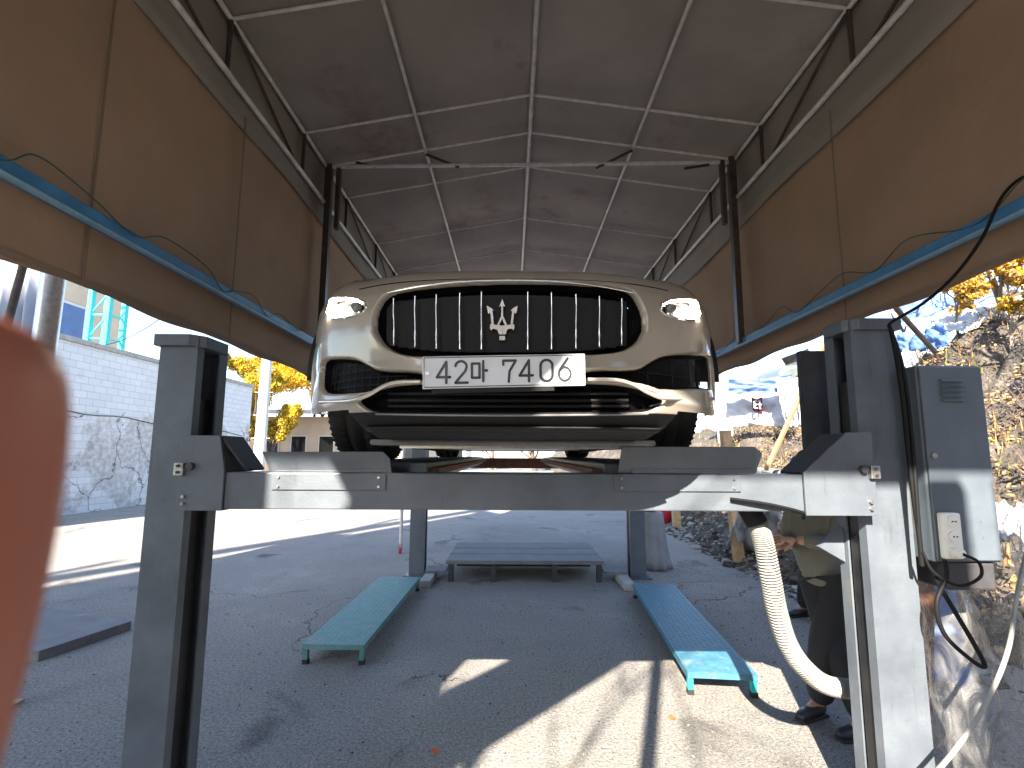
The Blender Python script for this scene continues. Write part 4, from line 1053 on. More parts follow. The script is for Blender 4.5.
def build_car():
    t = empty('luxury_suv', (CXO, 4.2, ZW), 'beige luxury SUV seen from low in front, dark grille and lit headlights, on the lift', 'car')
    us = np.linspace(-UMAX, UMAX, 640)
    zs = np.concatenate([np.arange(1.775, 2.45, .0055), [2.452, 2.46, 2.475, 2.49, 2.50, 2.51, 2.515]])
    U, Z = np.meshgrid(us, zs); X, Y = plan_u(U); Sc = prof_s(Z)
    # plan normals
    e = 1e-3; x2, y2 = plan_u(np.clip(U + e, -UMAX, UMAX)); x1, y1 = plan_u(np.clip(U - e, -UMAX, UMAX))
    tx, ty = x2 - x1, y2 - y1; l = np.hypot(tx, ty) + 1e-9; nx, ny = ty / l, -tx / l   # outward
    D = np.zeros_like(U)
    sg = sdist(U, Z, GR) - .007; D += .003 * np.exp(-(np.maximum(sg, 0) / .022) ** 2) * (sg > -.02) - .07 * sstep(.003, -.010, sg)
    sds = [sdist(U, Z, P) - .005 for P in (IL, IR, IC)]; hls = [sdist(U, Z, P) for P in (HL, HR)]
    for sd in sds: D -= .05 * sstep(.003, -.010, sd)
    for sd in hls: D -= .03 * sstep(.002, -.008, sd)
    # styling: character line through the bumper, crease over the lamps
    D += .0025 * np.exp(-((Z - (1.90 - .03 * sstep(.45, .75, np.abs(U)))) / .012) ** 2) * (np.abs(U) < 1.0)
    D -= .02 * sstep(1.845, 1.80, Z) * (np.abs(U) < .62)
    s_in = sstep(2.48, 2.40, Z)
    PX = X * Sc + CXO + nx * D * s_in; PY = CYC - (CYC - Y) * Sc + ny * D * s_in
    P3 = np.stack([PX, PY, Z + zlift(X, Z)], -1)
    low = np.where(np.abs(U) > .60, Z - (1.852 + .03 * sstep(.85, 1.25, np.abs(U))), np.maximum(Z - 1.778, Z - 1.852 + (.60 - np.abs(U)) * 4))
    vy = CYC - (CYC - Y) * Sc
    arch = np.where((np.abs(X) > .7) & (vy > 2.16), np.hypot(vy - 2.47, Z - (ZW + .375)) - .435, 1.0)
    hole = np.minimum.reduce([sg + .012] + [q + .012 for q in sds] + [q + .009 for q in hls] + [low, arch])
    black = np.minimum.reduce([sg + .0025] + [q + .0025 for q in sds])
    fU = (U[:-1, :-1] + U[1:, 1:]) / 2; fZ = (Z[:-1, :-1] + Z[1:, 1:]) / 2
    fmi = np.zeros(fU.shape, int)
    fmi[(fZ < 1.843) & (np.abs(fU) < .60)] = 2
    clip_grid('front_body', P3, hole, black, [M['car'], M['car_black'], M['car_plastic'], M['car_grey']], t, fmi)
    # hood / front panel edge line
    # backing panels
    def backing(name, P, dep, m, pad=.03):
        u0, z0 = P.min(0) - pad; u1, z1 = P.max(0) + pad; uu = np.linspace(u0, u1, 60); zz = np.linspace(z0, z1, 16)
        A, B = np.meshgrid(uu, zz); x, y = plan_u(A); s = prof_s(B)
        xa, ya = plan_u(A + e); xb, yb = plan_u(A - e); tx_, ty_ = xa - xb, ya - yb; l_ = np.hypot(tx_, ty_)
        q = np.stack([x * s + CXO - ty_ / l_ * dep, CYC - (CYC - y) * s + tx_ / l_ * dep, B + zlift(x, B)], -1)
        sd = sdist((A[:-1, :-1] + A[1:, 1:]) / 2, (B[:-1, :-1] + B[1:, 1:]) / 2, P)
        return grid_mesh(name, q, m, t, keep=sd < .024)
    gr = backing('grille', GR, .10, M['car_black'])
    # grille bars: chrome slats
    def surf(u, z, off):
        x, y = plan_u(u); s = prof_s(z); xa, ya = plan_u(u + e); xb, yb = plan_u(u - e); l_ = math.hypot(xa - xb, ya - yb)
        return Vector((x * s + CXO + (ya - yb) / l_ * off, CYC - (CYC - y) * s - (xa - xb) / l_ * off, z + float(zlift(x, z))))
    for k, px in enumerate((391, 413, 435, 459, 481, 528, 552, 577, 601, 624)):
        side = abs(px - 507) / 118
        y0 = 288 + 7 * side ** 2; y1 = 349.5 - 4 * side ** 3
        u0, z0 = car_hit(px, y0 + 2); u1, z1 = car_hit(px, y1 - 1)
        pts = [surf(lerp(u0, u1, q / 12), lerp(z0, z1, q / 12), -.020 - .008 * math.sin(PI * min(1, q / 12))) for q in range(13)]
        rs = [.0030 if q not in (9, 12) else .0052 for q in range(13)]
        MB().tube(pts, rs, 8).build('grille_bar', M['chrome'], gr)
    # dark blades behind the chrome edges
    mb = MB()
    for px in range(386, 640, 12):
        side = abs(px - 507) / 128
        if side > .97: continue
        u0, z0 = car_hit(px, 290 + 8 * side ** 2); u1, z1 = car_hit(px, 349 - 8 * side ** 3)
        a, b = surf(u0, z0, -.055), surf(u1, z1, -.055); mb.bar(a, b, .008, .05, up=(1, 0, 0))
    mb.build('grille_slats', M['car_plastic'], gr)
    # chrome moulding on top of the grille
    mb = MB(); pts = []
    for i in range(41):
        px = 388 + i * (632 - 388) / 40; py = 281.2 + 12 * (abs(px - 511) / 122) ** 2.4
        u, z = car_hit(px, py); pts.append(surf(u, z, .004))
    mb.tube(pts, .0045, 8); mb.build('hood_moulding', M['chrome'], t)
    mb = MB(); mb.tube([surf(u, 2.312 - .012 * (u / .6) ** 2, .0005) for u in np.linspace(-.60, .60, 60)], .0022, 5); mb.build('hood_gap', M['car_black'], t)
    # trident emblem
    Ye = surf(0, 2.16, -.012).y
    def e3(px, py): p = at(px, py, Ye + .03 - (2.22 - 2.16) * .0); return p
    mb = MB()
    def pr(pts): mb.prism([e3(*p) for p in pts], (0, 0, 0), (0, .010, 0))
    pr([(502.2, 298), (504.6, 304.5), (506, 307), (503.4, 306), (503.2, 315), (507.5, 325), (504.8, 325), (502.2, 318.5), (499.4, 325), (496.8, 325), (501.2, 315), (501, 306), (498.4, 307), (499.8, 304.5)])
    for s in (-1, 1):
        q = lambda x, y: (502.2 + s * x, y)
        pr([q(15.8, 305), q(14.6, 312), q(13.8, 314), q(12.2, 312.5), q(11.0, 324), q(8.0, 324.5), q(10, 311), q(8.0, 310.5), q(10.5, 308)])
        pr([q(0, 325.2), q(12.2, 323.8), q(12.6, 327.5), q(11.2, 330.5), q(9.6, 328.6), q(5.0, 329.6), q(3.4, 334.5), q(0, 334.5)])
        pr([q(0, 335.5), q(3.0, 335.5), q(3.0, 340.5), q(0, 340.5)])
    mb.build('trident_emblem', M['chrome'], gr, bevel=.0012, seg=1)
    for nm, P in (('side_intake', IL), ('side_intake', IR)):
        o = backing(nm, P, .06, M['car_black'])
        u0, z0 = P.min(0); u1, z1 = P.max(0); mb = MB()
        for i in range(1, 14):
            u = lerp(u0, u1, i / 14); 
            zz = [z for z in np.linspace(z0, z1, 40) if sdist(np.array([[u]]), np.array([[z]]), P)[0, 0] < -.004]
            if len(zz) > 3: mb.tube([surf(u, zz[0], -.045), surf(u, zz[-1], -.045)], .0022, 5)
        for i in range(1, 5):
            z = lerp(z0, z1, i / 5); uu = [u for u in np.linspace(u0, u1, 60) if sdist(np.array([[u]]), np.array([[z]]), P)[0, 0] < -.004]
            if len(uu) > 3: mb.tube([surf(u, z, -.045) for u in uu[::4]], .0022, 5)
        mb.build('mesh', M['car_plastic'], o)
    backing('centre_intake', IC, .065, M['car_black'])
    mb = MB()
    for py in (392, 399, 405):
        mb.tube([surf(*car_hit(px, py), -.045) for px in range(382, 645, 12)], .006, 6)
    mb.build('intake_slat', M['car_plastic'], t)
    # silver bumper blades either side of the plate
    for pts in ([(421, 382), (400, 382.5), (386, 386), (368, 396), (350, 401), (322, 402)], [(587, 380), (615, 380.5), (632, 385), (652, 395), (672, 399), (712, 399)]):
        mb = MB(); q = curve_pts([surf(*car_hit(*p), .006) for p in pts], 40); mb.tube(q, .0075, 8); mb.build('bumper_blade', mat('blade_paint', (.55, .52, .46), .25, metal=.5, coat=.8), t)
    # lower silver lip
    mb = MB(); mb.tube([surf(*car_hit(px, 415.5 - 1.5 * (abs(px - 512) / 140) ** 2), .0) for px in range(376, 652, 8)], .004, 6); mb.build('lower_lip', M['car_grey'], t)
    # splitter shelf and underbody
    mb = MB(); uu = np.linspace(-.56, .56, 40); top = [surf(u, 1.80, -.01) for u in uu]
    P = np.array([[(p.x, p.y + k * .06, 1.79 - .028 * min(1, k / 3)) for p in top] for k in range(9)]); grid_mesh('splitter', P, M['car_plastic'], t, solid=.006)
    MB().box(CXO - .62, CXO + .62, 1.95, 6.2, 1.735, 1.76).build('underbody', M['steel_plate'], t, bevel=.01)
    mb = MB(); mb.box(CXO - .5, CXO + .5, 2.0, 2.9, 1.722, 1.735); mb.build('skid_plate', M['galv'], t)
    for s in (-1, 1):
        mb = MB(); pts = [(CXO + s * .62, 2.30, 1.76), (CXO + s * .35, 2.36, 1.72)]; mb.bar(*pts, .07, .03); mb.build('suspension_arm', M['car_plastic'], t)
    # number plate
    pc = [at(422.5, 356.5, 1.437), at(585, 353.5, 1.437), at(585.5, 385.5, 1.430), at(422.5, 389, 1.430)]
    pl = MB().prism(pc, (0, 0, 0), (0, .006, 0)).build('number_plate', M['plate'], t, bevel=.002)
    xa, xb = pc[0], pc[1]
    def pp(u, v):   # u along (0..520) v down (0..110)
        a = pc[0].lerp(pc[1], u / 520); b = pc[3].lerp(pc[2], u / 520); return a.lerp(b, v / 110) + Vector((0, -.0012, 0))
    def stroke(mb, pts, wd=.0082, closed=False):
        q = [pp(*p) for p in pts]
        if closed: q.append(q[0])
        for i in range(len(q) - 1): mb.bar(q[i], q[i + 1], wd, .002, up=(0, -1, 0))
        for p_ in q: mb.disc(p_, (0, 1, 0), wd / 2, .002, 10)
    def ell(cx, cy, rx, ry, a0, a1, n=14): return [(cx + rx * math.cos(R(lerp(a0, a1, k / n))), cy + ry * math.sin(R(lerp(a0, a1, k / n)))) for k in range(n + 1)]
    mb = MB()
    def d4(x): stroke(mb, [(x + 30, 92), (x + 30, 20), (x, 72), (x + 42, 72)])
    def d2(x): stroke(mb, ell(x + 19, 38, 18, 19, 190, 360) + [(x + 33, 52), (x + 1, 92), (x + 40, 92)])
    def d7(x): stroke(mb, [(x, 34), (x, 20), (x + 40, 20), (x + 20, 56), (x + 17, 92)])
    def d0(x): stroke(mb, ell(x + 20, 40, 19, 20, 180, 360) + ell(x + 20, 72, 19, 20, 0, 180), closed=True)
    def d6(x): stroke(mb, [(x + 30, 16), (x + 10, 46)] + ell(x + 20, 69, 19, 23, 215, 575, 20))
    d4(46); d2(104); d7(258); d4(310); d0(376); d6(434)
    # hangul syllable block between the digits: box, upright, tick
    stroke(mb, [(158, 28), (182, 28), (182, 76), (158, 76)], closed=True); stroke(mb, [(194, 20), (194, 88)]); stroke(mb, [(194, 52), (206, 52)])
    mb.build('plate_lettering', M['plate_ink'], pl)
    mb = MB(); mb.tube([pp(*q) - Vector((0, -.0008, 0)) for q in ((5, 5), (515, 5), (515, 105), (5, 105), (5, 5))], .0014, 5); mb.build('plate_rim', M['plate_ink'], pl)
    mb = MB(); mb.disc(pp(16, 58), (0, 1, 0), .008, .006, 14); mb.disc(pp(502, 55), (0, 1, 0), .008, .006, 14); mb.build('plate_bolt', M['galv'], pl)
    mb = MB(); q = [pp(30, 108), pp(420, 108)]; mb.bar(q[0] + Vector((0, .008, -.006)), q[1] + Vector((0, .008, -.006)), .02, .012, up=(0, -1, 0)); mb.build('plate_bracket', M['car_plastic'], t)
    # headlights
    for P, s in ((HL, -1), (HR, 1)):
        h = backing('headlight', P, .034, M['lamp_cup'], .01)
        h_inner = surf(P[:, 0].mean(), P[:, 1].mean(), -.02)
        uo = lerp(P[:, 0].mean(), P[:, 0].min() if s < 0 else P[:, 0].max(), .38); zc = P[:, 1].mean() - .006
        c = surf(uo, zc, -.012)
        MB().ball(c, .036, 1, .6, .75, 16, 10).build('bulb', M['lamp'], h)
        ui = lerp(P[:, 0].mean(), P[:, 0].max() if s < 0 else P[:, 0].min(), .45); c2 = surf(ui, zc + .004, -.02)
        MB().ball(c2, .022, 1, .5, .9, 14, 8).build('indicator', M['car_grey'], h)
        mb = MB(); mb.tube([surf(P[i, 0], P[i, 1], .0015) for i in list(range(len(P))) + [0]], .0035, 6); mb.build('bezel', M['chrome'], h)
    # glass lens as thin clear film is left off the bright bulb; side body follows
    arcx = np.array([prof_s(z) for z in zs]); 
    nY = 90; ysb = np.linspace(CYC, 6.28, nY)
    prof = [(CW * prof_s(z), z) for z in zs]
    prof = [(x, z + float(zlift(CW, z))) for x, z in prof]
    full = [(-x, z) for x, z in prof] + [(x, z) for x, z in prof[::-1]]
    P = np.zeros((nY, len(full), 3))
    for j, y in enumerate(ysb):
        k = 1 - .12 * max(0, (y - 5.6) / .68) ** 2
        for i, (x, z) in enumerate(full):
            zz = z if z < 2.36 else 2.36 + (z - 2.36) * (1 + .5 * min(1, (y - CYC) / 1.0))
            P[j, i] = (x * k + CXO, y, zz)
    fy = (P[:-1, :-1, 1] + P[1:, 1:, 1]) / 2; fz = (P[:-1, :-1, 2] + P[1:, 1:, 2]) / 2; fx = np.abs((P[:-1, :-1, 0] + P[1:, 1:, 0]) / 2)
    kp = ~((np.hypot(fy - 5.55, fz - (ZW + .375)) < .435) & (fx > .6)) & ~((np.hypot(fy - 2.47, fz - (ZW + .375)) < .435) & (fx > .6))
    grid_mesh('rear_body', P, M['car'], t, keep=kp)
    mb = MB(); mb.add([tuple(p) for p in P[-1]], [tuple(range(len(full)))]); mb.build('tailgate', M['car'], t)
    # cabin: low fastback glasshouse (stays under the sight line over the hood)
    def loop(y, wbm, wt, zt): return [(CXO - wbm, y, 2.44), (CXO - wt, y, zt - .05), (CXO - wt * .75, y, zt), (CXO, y, zt + .02), (CXO + wt * .75, y, zt), (CXO + wt, y, zt - .05), (CXO + wbm, y, 2.44)]
    st = [(2.95, .80, .74, 2.52), (3.35, .84, .66, 2.80), (3.75, .86, .63, 2.98), (4.4, .87, .62, 3.03), (5.1, .86, .61, 2.99), (5.7, .84, .62, 2.84), (6.2, .78, .62, 2.58)]
    L_ = [loop(*q) for q in st]
    P = np.array(L_); mi_ = np.zeros((len(st) - 1, 6), int); mi_[:, 0] = 1; mi_[:, 5] = 1; mi_[0, :] = 1; mi_[1, :] = 1; mi_[5, 1:5] = 1; mi_[4, 2:4] = 0
    grid_mesh('cabin', P, [M['car'], M['glass']], t, mi=mi_)
    for s in (-1, 1):
        mb = MB(); mb.ball((CXO + s * .99, 3.25, 2.55), .1, 1.1, .55, .7, 14, 10); mb.build('door_mirror', M['car'], t)
        for y in (3.75, 4.75): MB().bar((CXO + s * .955, y, 2.33), (CXO + s * .955, y + .2, 2.335), .03, .025).build('door_handle', M['chrome'], t)
    # wheels
    def wheel(x, y, s):
        w_ = empty('wheel', (0, 0, 0)); w_.parent = t; w_.location = Vector((x, y, ZW + .375)) - wloc(t)
        n = 64; prf = [(-.125, .27), (-.13, .33), (-.115, .362), (-.09, .372), (-.045, .375), (-.040, .366), (-.030, .366), (-.025, .375), (.025, .375), (.030, .366), (.040, .366), (.045, .375), (.09, .372), (.115, .362), (.13, .33), (.125, .27)]
        P = np.array([[(x + a, y + r * math.cos(2 * PI * k / n), ZW + .375 + r * math.sin(2 * PI * k / n)) for a, r in prf] for k in range(n + 1)])
        grid_mesh('tyre', P, M['tyre'], w_)
        mb = MB()
        for k in range(64):
            a = 2 * PI * k / 64
            for q, sh in ((-.1, .03), (.1, -.03), (-.065, .0), (.065, .0)):
                rr_ = .3665 if abs(q) > .08 else .3742
                c = Vector((x + q, y + rr_ * math.cos(a + sh), ZW + .375 + rr_ * math.sin(a + sh))); d = Vector((0, -math.sin(a), math.cos(a)))
                mb.bar(c - d * .008, c + d * .008, .036, .0016, up=(0, math.cos(a), math.sin(a)))
        mb.build('tread', M['tyre'], w_)['kind'] = 'stuff'
        mb = MB()
        mb.disc((x - s * .02, y, ZW + .375), (1, 0, 0), .265, .16, 32)
        for k in range(7):
            a = 2 * PI * k / 7; mb.bar((x + s * .075, y, ZW + .375), (x + s * .075, y + .26 * math.cos(a), ZW + .375 + .26 * math.sin(a)), .045, .03, up=(1, 0, 0))
        mb.tube([(x + s * .07, y + .262 * math.cos(2 * PI * k / 40), ZW + .375 + .262 * math.sin(2 * PI * k / 40)) for k in range(41)], .012, 6); mb.build('rim', M['car_grey'], w_)
    for y in (2.47, 5.55):
        for s in (-1, 1):
            wheel(CXO + s * (.765 if y < 4 else .79), y, s)
            n = 24; P = np.array([[(CXO + s * a, y + .44 * math.cos(PI * k / n), ZW + .375 + .44 * math.sin(PI * k / n)) for a in (.55, .94)] for k in range(n + 1)]); grid_mesh('wheel_arch', P, M['car_plastic'], t, solid=.01)
            mb = MB(); mb.tube([(CXO + s * .905, y + .437 * math.cos(lerp(-.35, PI + .35, k / 40)), ZW + .375 + .437 * math.sin(lerp(-.35, PI + .35, k / 40))) for k in range(41)], .018, 8); mb.build('arch_trim', M['car'], t)
def noise_arr(U, Z): return 0 * U
build_car()

# ------------------------------------------------------------------ control cabinet, outlets, cables
def cabinet():
    t = empty('control_cabinet', (1.84, 1.98, 1.25), 'grey steel control cabinet with louvres hung beside the right lift post', 'cabinet')
    x0, x1, y0, y1, z0, z1 = 1.80, 2.09, 1.98, 2.2, 1.25, 2.10
    MB().box(x0, x1, y0, y1, z0, z1).build('housing', M['cab'], t, bevel=.006)
    d = MB().box(x0 + .008, x1 - .008, y0 - .012, y0 - .001, z0 + .008, z1 - .008).build('door', M['cab'], t, bevel=.004)
    for i in range(5):
        z = z1 - .06 - i * .022; MB().prism([(x0 + .09, y0 - .013, z), (x0 + .19, y0 - .013, z), (x0 + .19, y0 - .024, z - .012), (x0 + .09, y0 - .024, z - .012)], (0, 0, 0), (0, .002, -.003)).build('louvre', M['cab'], d)
    MB().disc((x0 + .03, y0 - .016, z0 + .45), (0, 1, 0), .012, .012).build('lock', M['galv'], d)
    MB().box(x0 - .06, x0 - .001, y0 + .08, y0 + .14, z0 + .1, z1 - .1).build('bracket', M['lift_dark'], t)
    u = MB().box(x0 + .06, x1 - .02, y0 + .01, y1 - .02, z0 - .12, z0 - .002).build('motor_box', M['lift_dark'], t, bevel=.01)
    # outlet strip, on the door but a thing of its own
    o = empty('power_strip', (1.87, 1.95, 1.28), 'white three socket power strip fixed low on the grey cabinet', 'power strip')
    MB().box(1.815, 1.895, 1.937, 1.967, 1.27, 1.46).build('housing', M['white_pl'], o, bevel=.008)
    for i in range(3):
        z = 1.302 + i * .062; s_ = MB().disc((1.855, 1.934, z), (0, 1, 0), .024, .008, 20).build('socket', M['white_pl'], o)
        mb = MB(); mb.disc((1.848, 1.929, z), (0, 1, 0), .003, .004, 8); mb.disc((1.862, 1.929, z), (0, 1, 0), .003, .004, 8); mb.build('pin_hole', M['cable'], s_)
    MB().tube([(1.845, 1.93, 1.30), (1.85, 1.90, 1.30)], .018, 14).build('plug', M['white_pl'], o)
    mb = MB(); mb.tube(curve_pts([(1.85, 1.90, 1.30), (1.90, 1.89, 1.27), (1.91, 1.9, 1.21), (1.84, 1.92, 1.17), (1.75, 1.93, 1.22), (1.72, 1.94, 1.30)], 40), .006, 7); tag(mb.build('extension_cable', M['cable']), 'black cord looping from the plug of the power strip', 'cord')
    mb = MB(); mb.tube(curve_pts([(1.80, 1.93, 1.27), (1.80, 1.93, 1.20), (1.74, 1.92, 1.10), (1.76, 1.92, .98), (1.86, 1.92, .88), (1.91, 1.92, .86), (1.88, 1.93, .95), (1.80, 1.94, 1.12), (1.77, 1.95, 1.2)], 70), .0085, 8); tag(mb.build('extension_cable', M['cable']), 'thick black cord hanging in a long loop below the cabinet', 'cord')
    mb = MB(); mb.tube(curve_pts([at(891, 330, 1.98), at(897, 360, 1.97), at(903, 400, 1.965), at(908, 450, 1.96), at(914, 500, 1.96), at(919, 535, 1.95), at(922, 566, 1.95)], 50), .009, 8); mb.tube(curve_pts([at(889, 325, 1.98), at(902, 365, 1.972), at(910, 420, 1.968), at(916, 490, 1.95), at(921, 560, 1.95)], 50), .008, 8)
    tag(mb.build('cable_bundle', M['cable']), 'pair of black cables running down between right post and cabinet', 'cable')
    mb = MB(); mb.tube(curve_pts([at(1040, 172, 1.8), at(1018, 180, 1.85), at(1000, 200, 1.87), at(982, 238, 1.9), at(955, 275, 1.93), at(925, 302, 1.96), at(895, 320, 1.98), at(889, 325, 1.98)], 60), .007, 8)
    tag(mb.build('hanging_cable', M['cable']), 'black cable swinging from the blue rail down to the right post top', 'cable')
cabinet()
mb = MB(); mb.tube(curve_pts([at(935, 352, 3.4), at(890, 300, 3.0), at(880, 270, 2.9)], 10), .018, 8); tag(mb.build('guy_pole', M['bark_pale']), 'thin slanting pole rising behind the control cabinet', 'pole')
def branch_pole():
    mb = MB(); a = at(938, 366, 3.2); b = at(896, 302, 3.0); mb.tube([a + (a - b) * 3, b], .02, 8); return mb
# vinyl curtain at the right edge
def curtain():
    t = empty('vinyl_curtain', (2.3, 2.1, 0), 'crumpled clear vinyl sheet hanging at the right edge below the cabinet', 'curtain')
    nx, nz_ = 70, 60; P = np.zeros((nz_, nx, 3))
    for j in range(nz_):
        z = 1.48 * (1 - j / (nz_ - 1)) + .01
        for i in range(nx):
            u = i / (nx - 1); x = 1.80 + u * .85 + .05 * (1 - z) + .02 * noise.noise(Vector((u * 5, z * 2, 2)))
            fold = .045 * math.sin(u * 26 + 1.6 * noise.noise(Vector((u * 4, z * 2.2, 7)))) * (.4 + .6 * (1 - z / 1.5)) + .06 * noise.fractal(Vector((u * 5, z * 3.5, 0)), .8, 2, 4)
            P[j, i] = (x, 2.36 - u * .25 + fold, z)
    grid_mesh('sheet', P, M['vinyl'], t)
curtain()
mb = MB(); mb.tube(curve_pts([at(1034, 520, 2.1), at(1018, 590, 2.02), at(1008, 650, 1.95), at(985, 705, 1.9), at(955, 750, 1.85), at(920, 790, 1.82)], 50), .0085, 8); tag(mb.build('white_hose', M['hose']), 'thin white hose curving down in front of the clear vinyl curtain', 'hose')
# dirt brown boards behind curtain
mb = MB(); mb.bar((2.55, 3.1, 0), (2.85, 3.2, 1.75), .3, .03); tag(mb.build('scrap_board', M['rust'], bevel=.004), 'rusty brown scrap board leaning behind the clear vinyl curtain', 'board')
mb = MB(); mb.bar((3.15, 3.6, .02), (3.3, 3.9, 1.3), .5, .03); tag(mb.build('scrap_board', M['tarp_blue'], bevel=.004), 'faded blue scrap board standing behind the clear vinyl curtain', 'board')

# exhaust hose
def exhaust():
    ctrl = [at(757, 522, 2.16), at(764, 545, 2.17), at(771, 580, 2.18), at(777, 612, 2.2), at(788, 645, 2.25), at(806, 670, 2.3), at(830, 686, 2.38), at(868, 690, 2.5)]
    pts = curve_pts(ctrl, 420); rs = [.038 + .0085 * math.cos(i * PI * 2 / 5) for i in range(len(pts))]
    t = empty('exhaust_hose', ctrl[0], 'white corrugated exhaust hose hanging from the beam and curling behind the right post', 'hose')
    MB().tube(pts, rs, 18).build('duct', M['hose'], t)
    MB().tube([at(741, 488, 2.2), at(748, 508, 2.17), at(757, 523, 2.16)], [.045, .048, .049], 18).build('cuff', M['car_plastic'], t)
exhaust()

# ------------------------------------------------------------------ PEOPLE
def hand(parent, wrist, direction, palm_n, m, size=1.0, curl=.7, side=1, name='hand'):
    """five fingered hand built as one mesh via skin"""
    wv = Vector(wrist); d = Vector(direction).normalized(); n = Vector(palm_n).normalized(); x = d.cross(n).normalized() * side
    nodes = [(*wv, .022 * size, .017 * size), (*(wv + d * .045 * size), .034 * size, .016 * size), (*(wv + d * .085 * size), .036 * size, .013 * size)]
    edges = [(0, 1), (1, 2)]
    for k, (off, ln) in enumerate(((-.030, .062), (-.010, .072), (.010, .067), (.029, .052))):
        b = wv + d * .088 * size + x * off * size; base = len(nodes); nodes.append((*b, .0095 * size)); edges.append((2, base)); dd = d.copy(); p = b
        for q in range(3):
            dd = (dd * math.cos(curl * .75) + n * math.sin(curl * .75)).normalized(); p = p + dd * ln * size * (.45, .32, .25)[q]
            nodes.append((*p, (.0090, .0082, .0070)[q] * size)); edges.append((len(nodes) - 2, len(nodes) - 1))
    b = wv + d * .03 * size - x * .03 * size; base = len(nodes); nodes.append((*b, .012 * size)); edges.append((1, base)); p = b
    dd = (d * .6 - x * .7 + n * .4).normalized()
    for q in range(2):
        p = p + dd * .034 * size; nodes.append((*p, (.0105, .009)[q] * size)); edges.append((len(nodes) - 2, len(nodes) - 1)); dd = (dd + d * .4 + n * .3).normalized()
    return skinned(name, nodes, edges, m, parent, root=1, sub=2)
def person(base, face, label, top_m, leg_m, pose, h=1.72):
    """face: unit vector on the ground the figure looks along"""
    f = Vector(face).normalized(); r = Vector((f.y, -f.x, 0)); B = Vector(base); k = h / 1.72
    t = empty('person', B, label, 'person')
    def W(a, b, z): return B + (f * a + r * b) * k + Vector((0, 0, z * k))
    fl, fr_ = pose['feet']
    hipz = .93
    hipL, hipR = W(0, -.09, hipz), W(0, .09, hipz)
    def leg(hip, foot, s):
        an = W(foot[0], foot[1], .09); kn = (hip + an) / 2 + f * .05; toe = W(foot[0] + .15, foot[1] + s * .02, .035); return kn, an, toe
    kL, aL, tL = leg(hipL, fl, -1); kR, aR, tR = leg(hipR, fr_, 1)
    sh = pose.get('lean', .06)
    sL, sR = W(sh, -.185, 1.40), W(sh, .185, 1.40)
    hl, hr = pose['hands']
    wL, wR = W(*hl), W(*hr)
    eL = (sL + wL) / 2 + Vector((0, 0, -.13)) - f * .04 - r * .06; eR = (sR + wR) / 2 + Vector((0, 0, -.13)) - f * .04 + r * .06
    pelvis, waist, chest, neck0, neck1 = W(0, 0, .95), W(.01, 0, 1.1), W(sh * .8, 0, 1.28), W(sh + .01, 0, 1.44), W(sh + .04, 0, 1.50)
    head0, head1 = W(sh + .07, 0, 1.57), W(sh + .08, 0, 1.65)
    N = [(*pelvis, .06 * k), (*waist, .065 * k), (*chest, .085 * k), (*neck0, .06 * k), (*neck1, .052 * k), (*head0, .075 * k, .085 * k), (*head1, .078 * k, .088 * k),
         (*hipL, .06 * k), (*kL, .045 * k), (*aL, .04 * k), (*hipR, .06 * k), (*kR, .045 * k), (*aR, .04 * k), (*sL, .055 * k), (*eL, .042 * k), (*wL, .028 * k), (*sR, .055 * k), (*eR, .042 * k), (*wR, .028 * k), (*tL, .03 * k), (*tR, .03 * k)]
    E = [(0, 1), (1, 2), (2, 3), (3, 4), (4, 5), (5, 6), (0, 7), (7, 8), (8, 9), (9, 19), (0, 10), (10, 11), (11, 12), (12, 20), (2, 13), (13, 14), (14, 15), (2, 16), (16, 17), (17, 18)]
    body = skinned('body', N, E, M['skin'], t, root=0)
    # face
    hc = (head0 + head1) / 2; mb = MB()
    mb.tube([hc + f * .075 * k + Vector((0, 0, .02)), hc + f * .115 * k - Vector((0, 0, .012)), hc + f * .085 * k - Vector((0, 0, .02))], [.006, .014, .008], 8)
    for s in (-1, 1): mb.ball(hc + r * s * .085 * k, .028 * k, .4, .6, 1)
    mb.build('nose_and_ears', M['skin'], body)
    mb = MB()
    for s in (-1, 1): mb.ball(hc + f * .082 * k + r * s * .032 * k + Vector((0, 0, .018)), .011 * k)
    mb.tube([hc + f * .088 * k - r * .022 - Vector((0, 0, .05)), hc + f * .088 * k + r * .022 - Vector((0, 0, .05))], .005, 6); mb.build('eyes_and_mouth', M['hair'], body)
    cap = MB(); vs = W(sh + .055, 0, 1.655); cap.ball(vs, .098 * k, 1, 1, .95, 18, 12); cap.build('hair', M['hair'], t)
    # trousers
    NT = [(*W(0, 0, 1.08), .16 * k), (*W(0, -.085, .86), .125 * k), (*kL, .095 * k), (*(aL + Vector((0, 0, -.01))), .085 * k), (*W(0, .085, .86), .125 * k), (*kR, .095 * k), (*(aR + Vector((0, 0, -.01))), .085 * k)]
    skinned('trousers', NT, [(0, 1), (1, 2), (2, 3), (0, 4), (4, 5), (5, 6)], leg_m, t)
    NJ = [(*W(.0, 0, .84), .18 * k), (*W(.0, 0, .95), .175 * k), (*W(sh * .8, 0, 1.27), .175 * k), (*W(sh, 0, 1.40), .10 * k, .09 * k), (*sL, .075 * k), (*eL, .06 * k), (*(wL + (eL - wL) * .12), .045 * k), (*sR, .075 * k), (*eR, .06 * k), (*(wR + (eR - wR) * .12), .045 * k)]
    j = skinned('jacket', NJ, [(0, 1), (1, 2), (2, 3), (2, 4), (4, 5), (5, 6), (2, 7), (7, 8), (8, 9)], top_m, t)
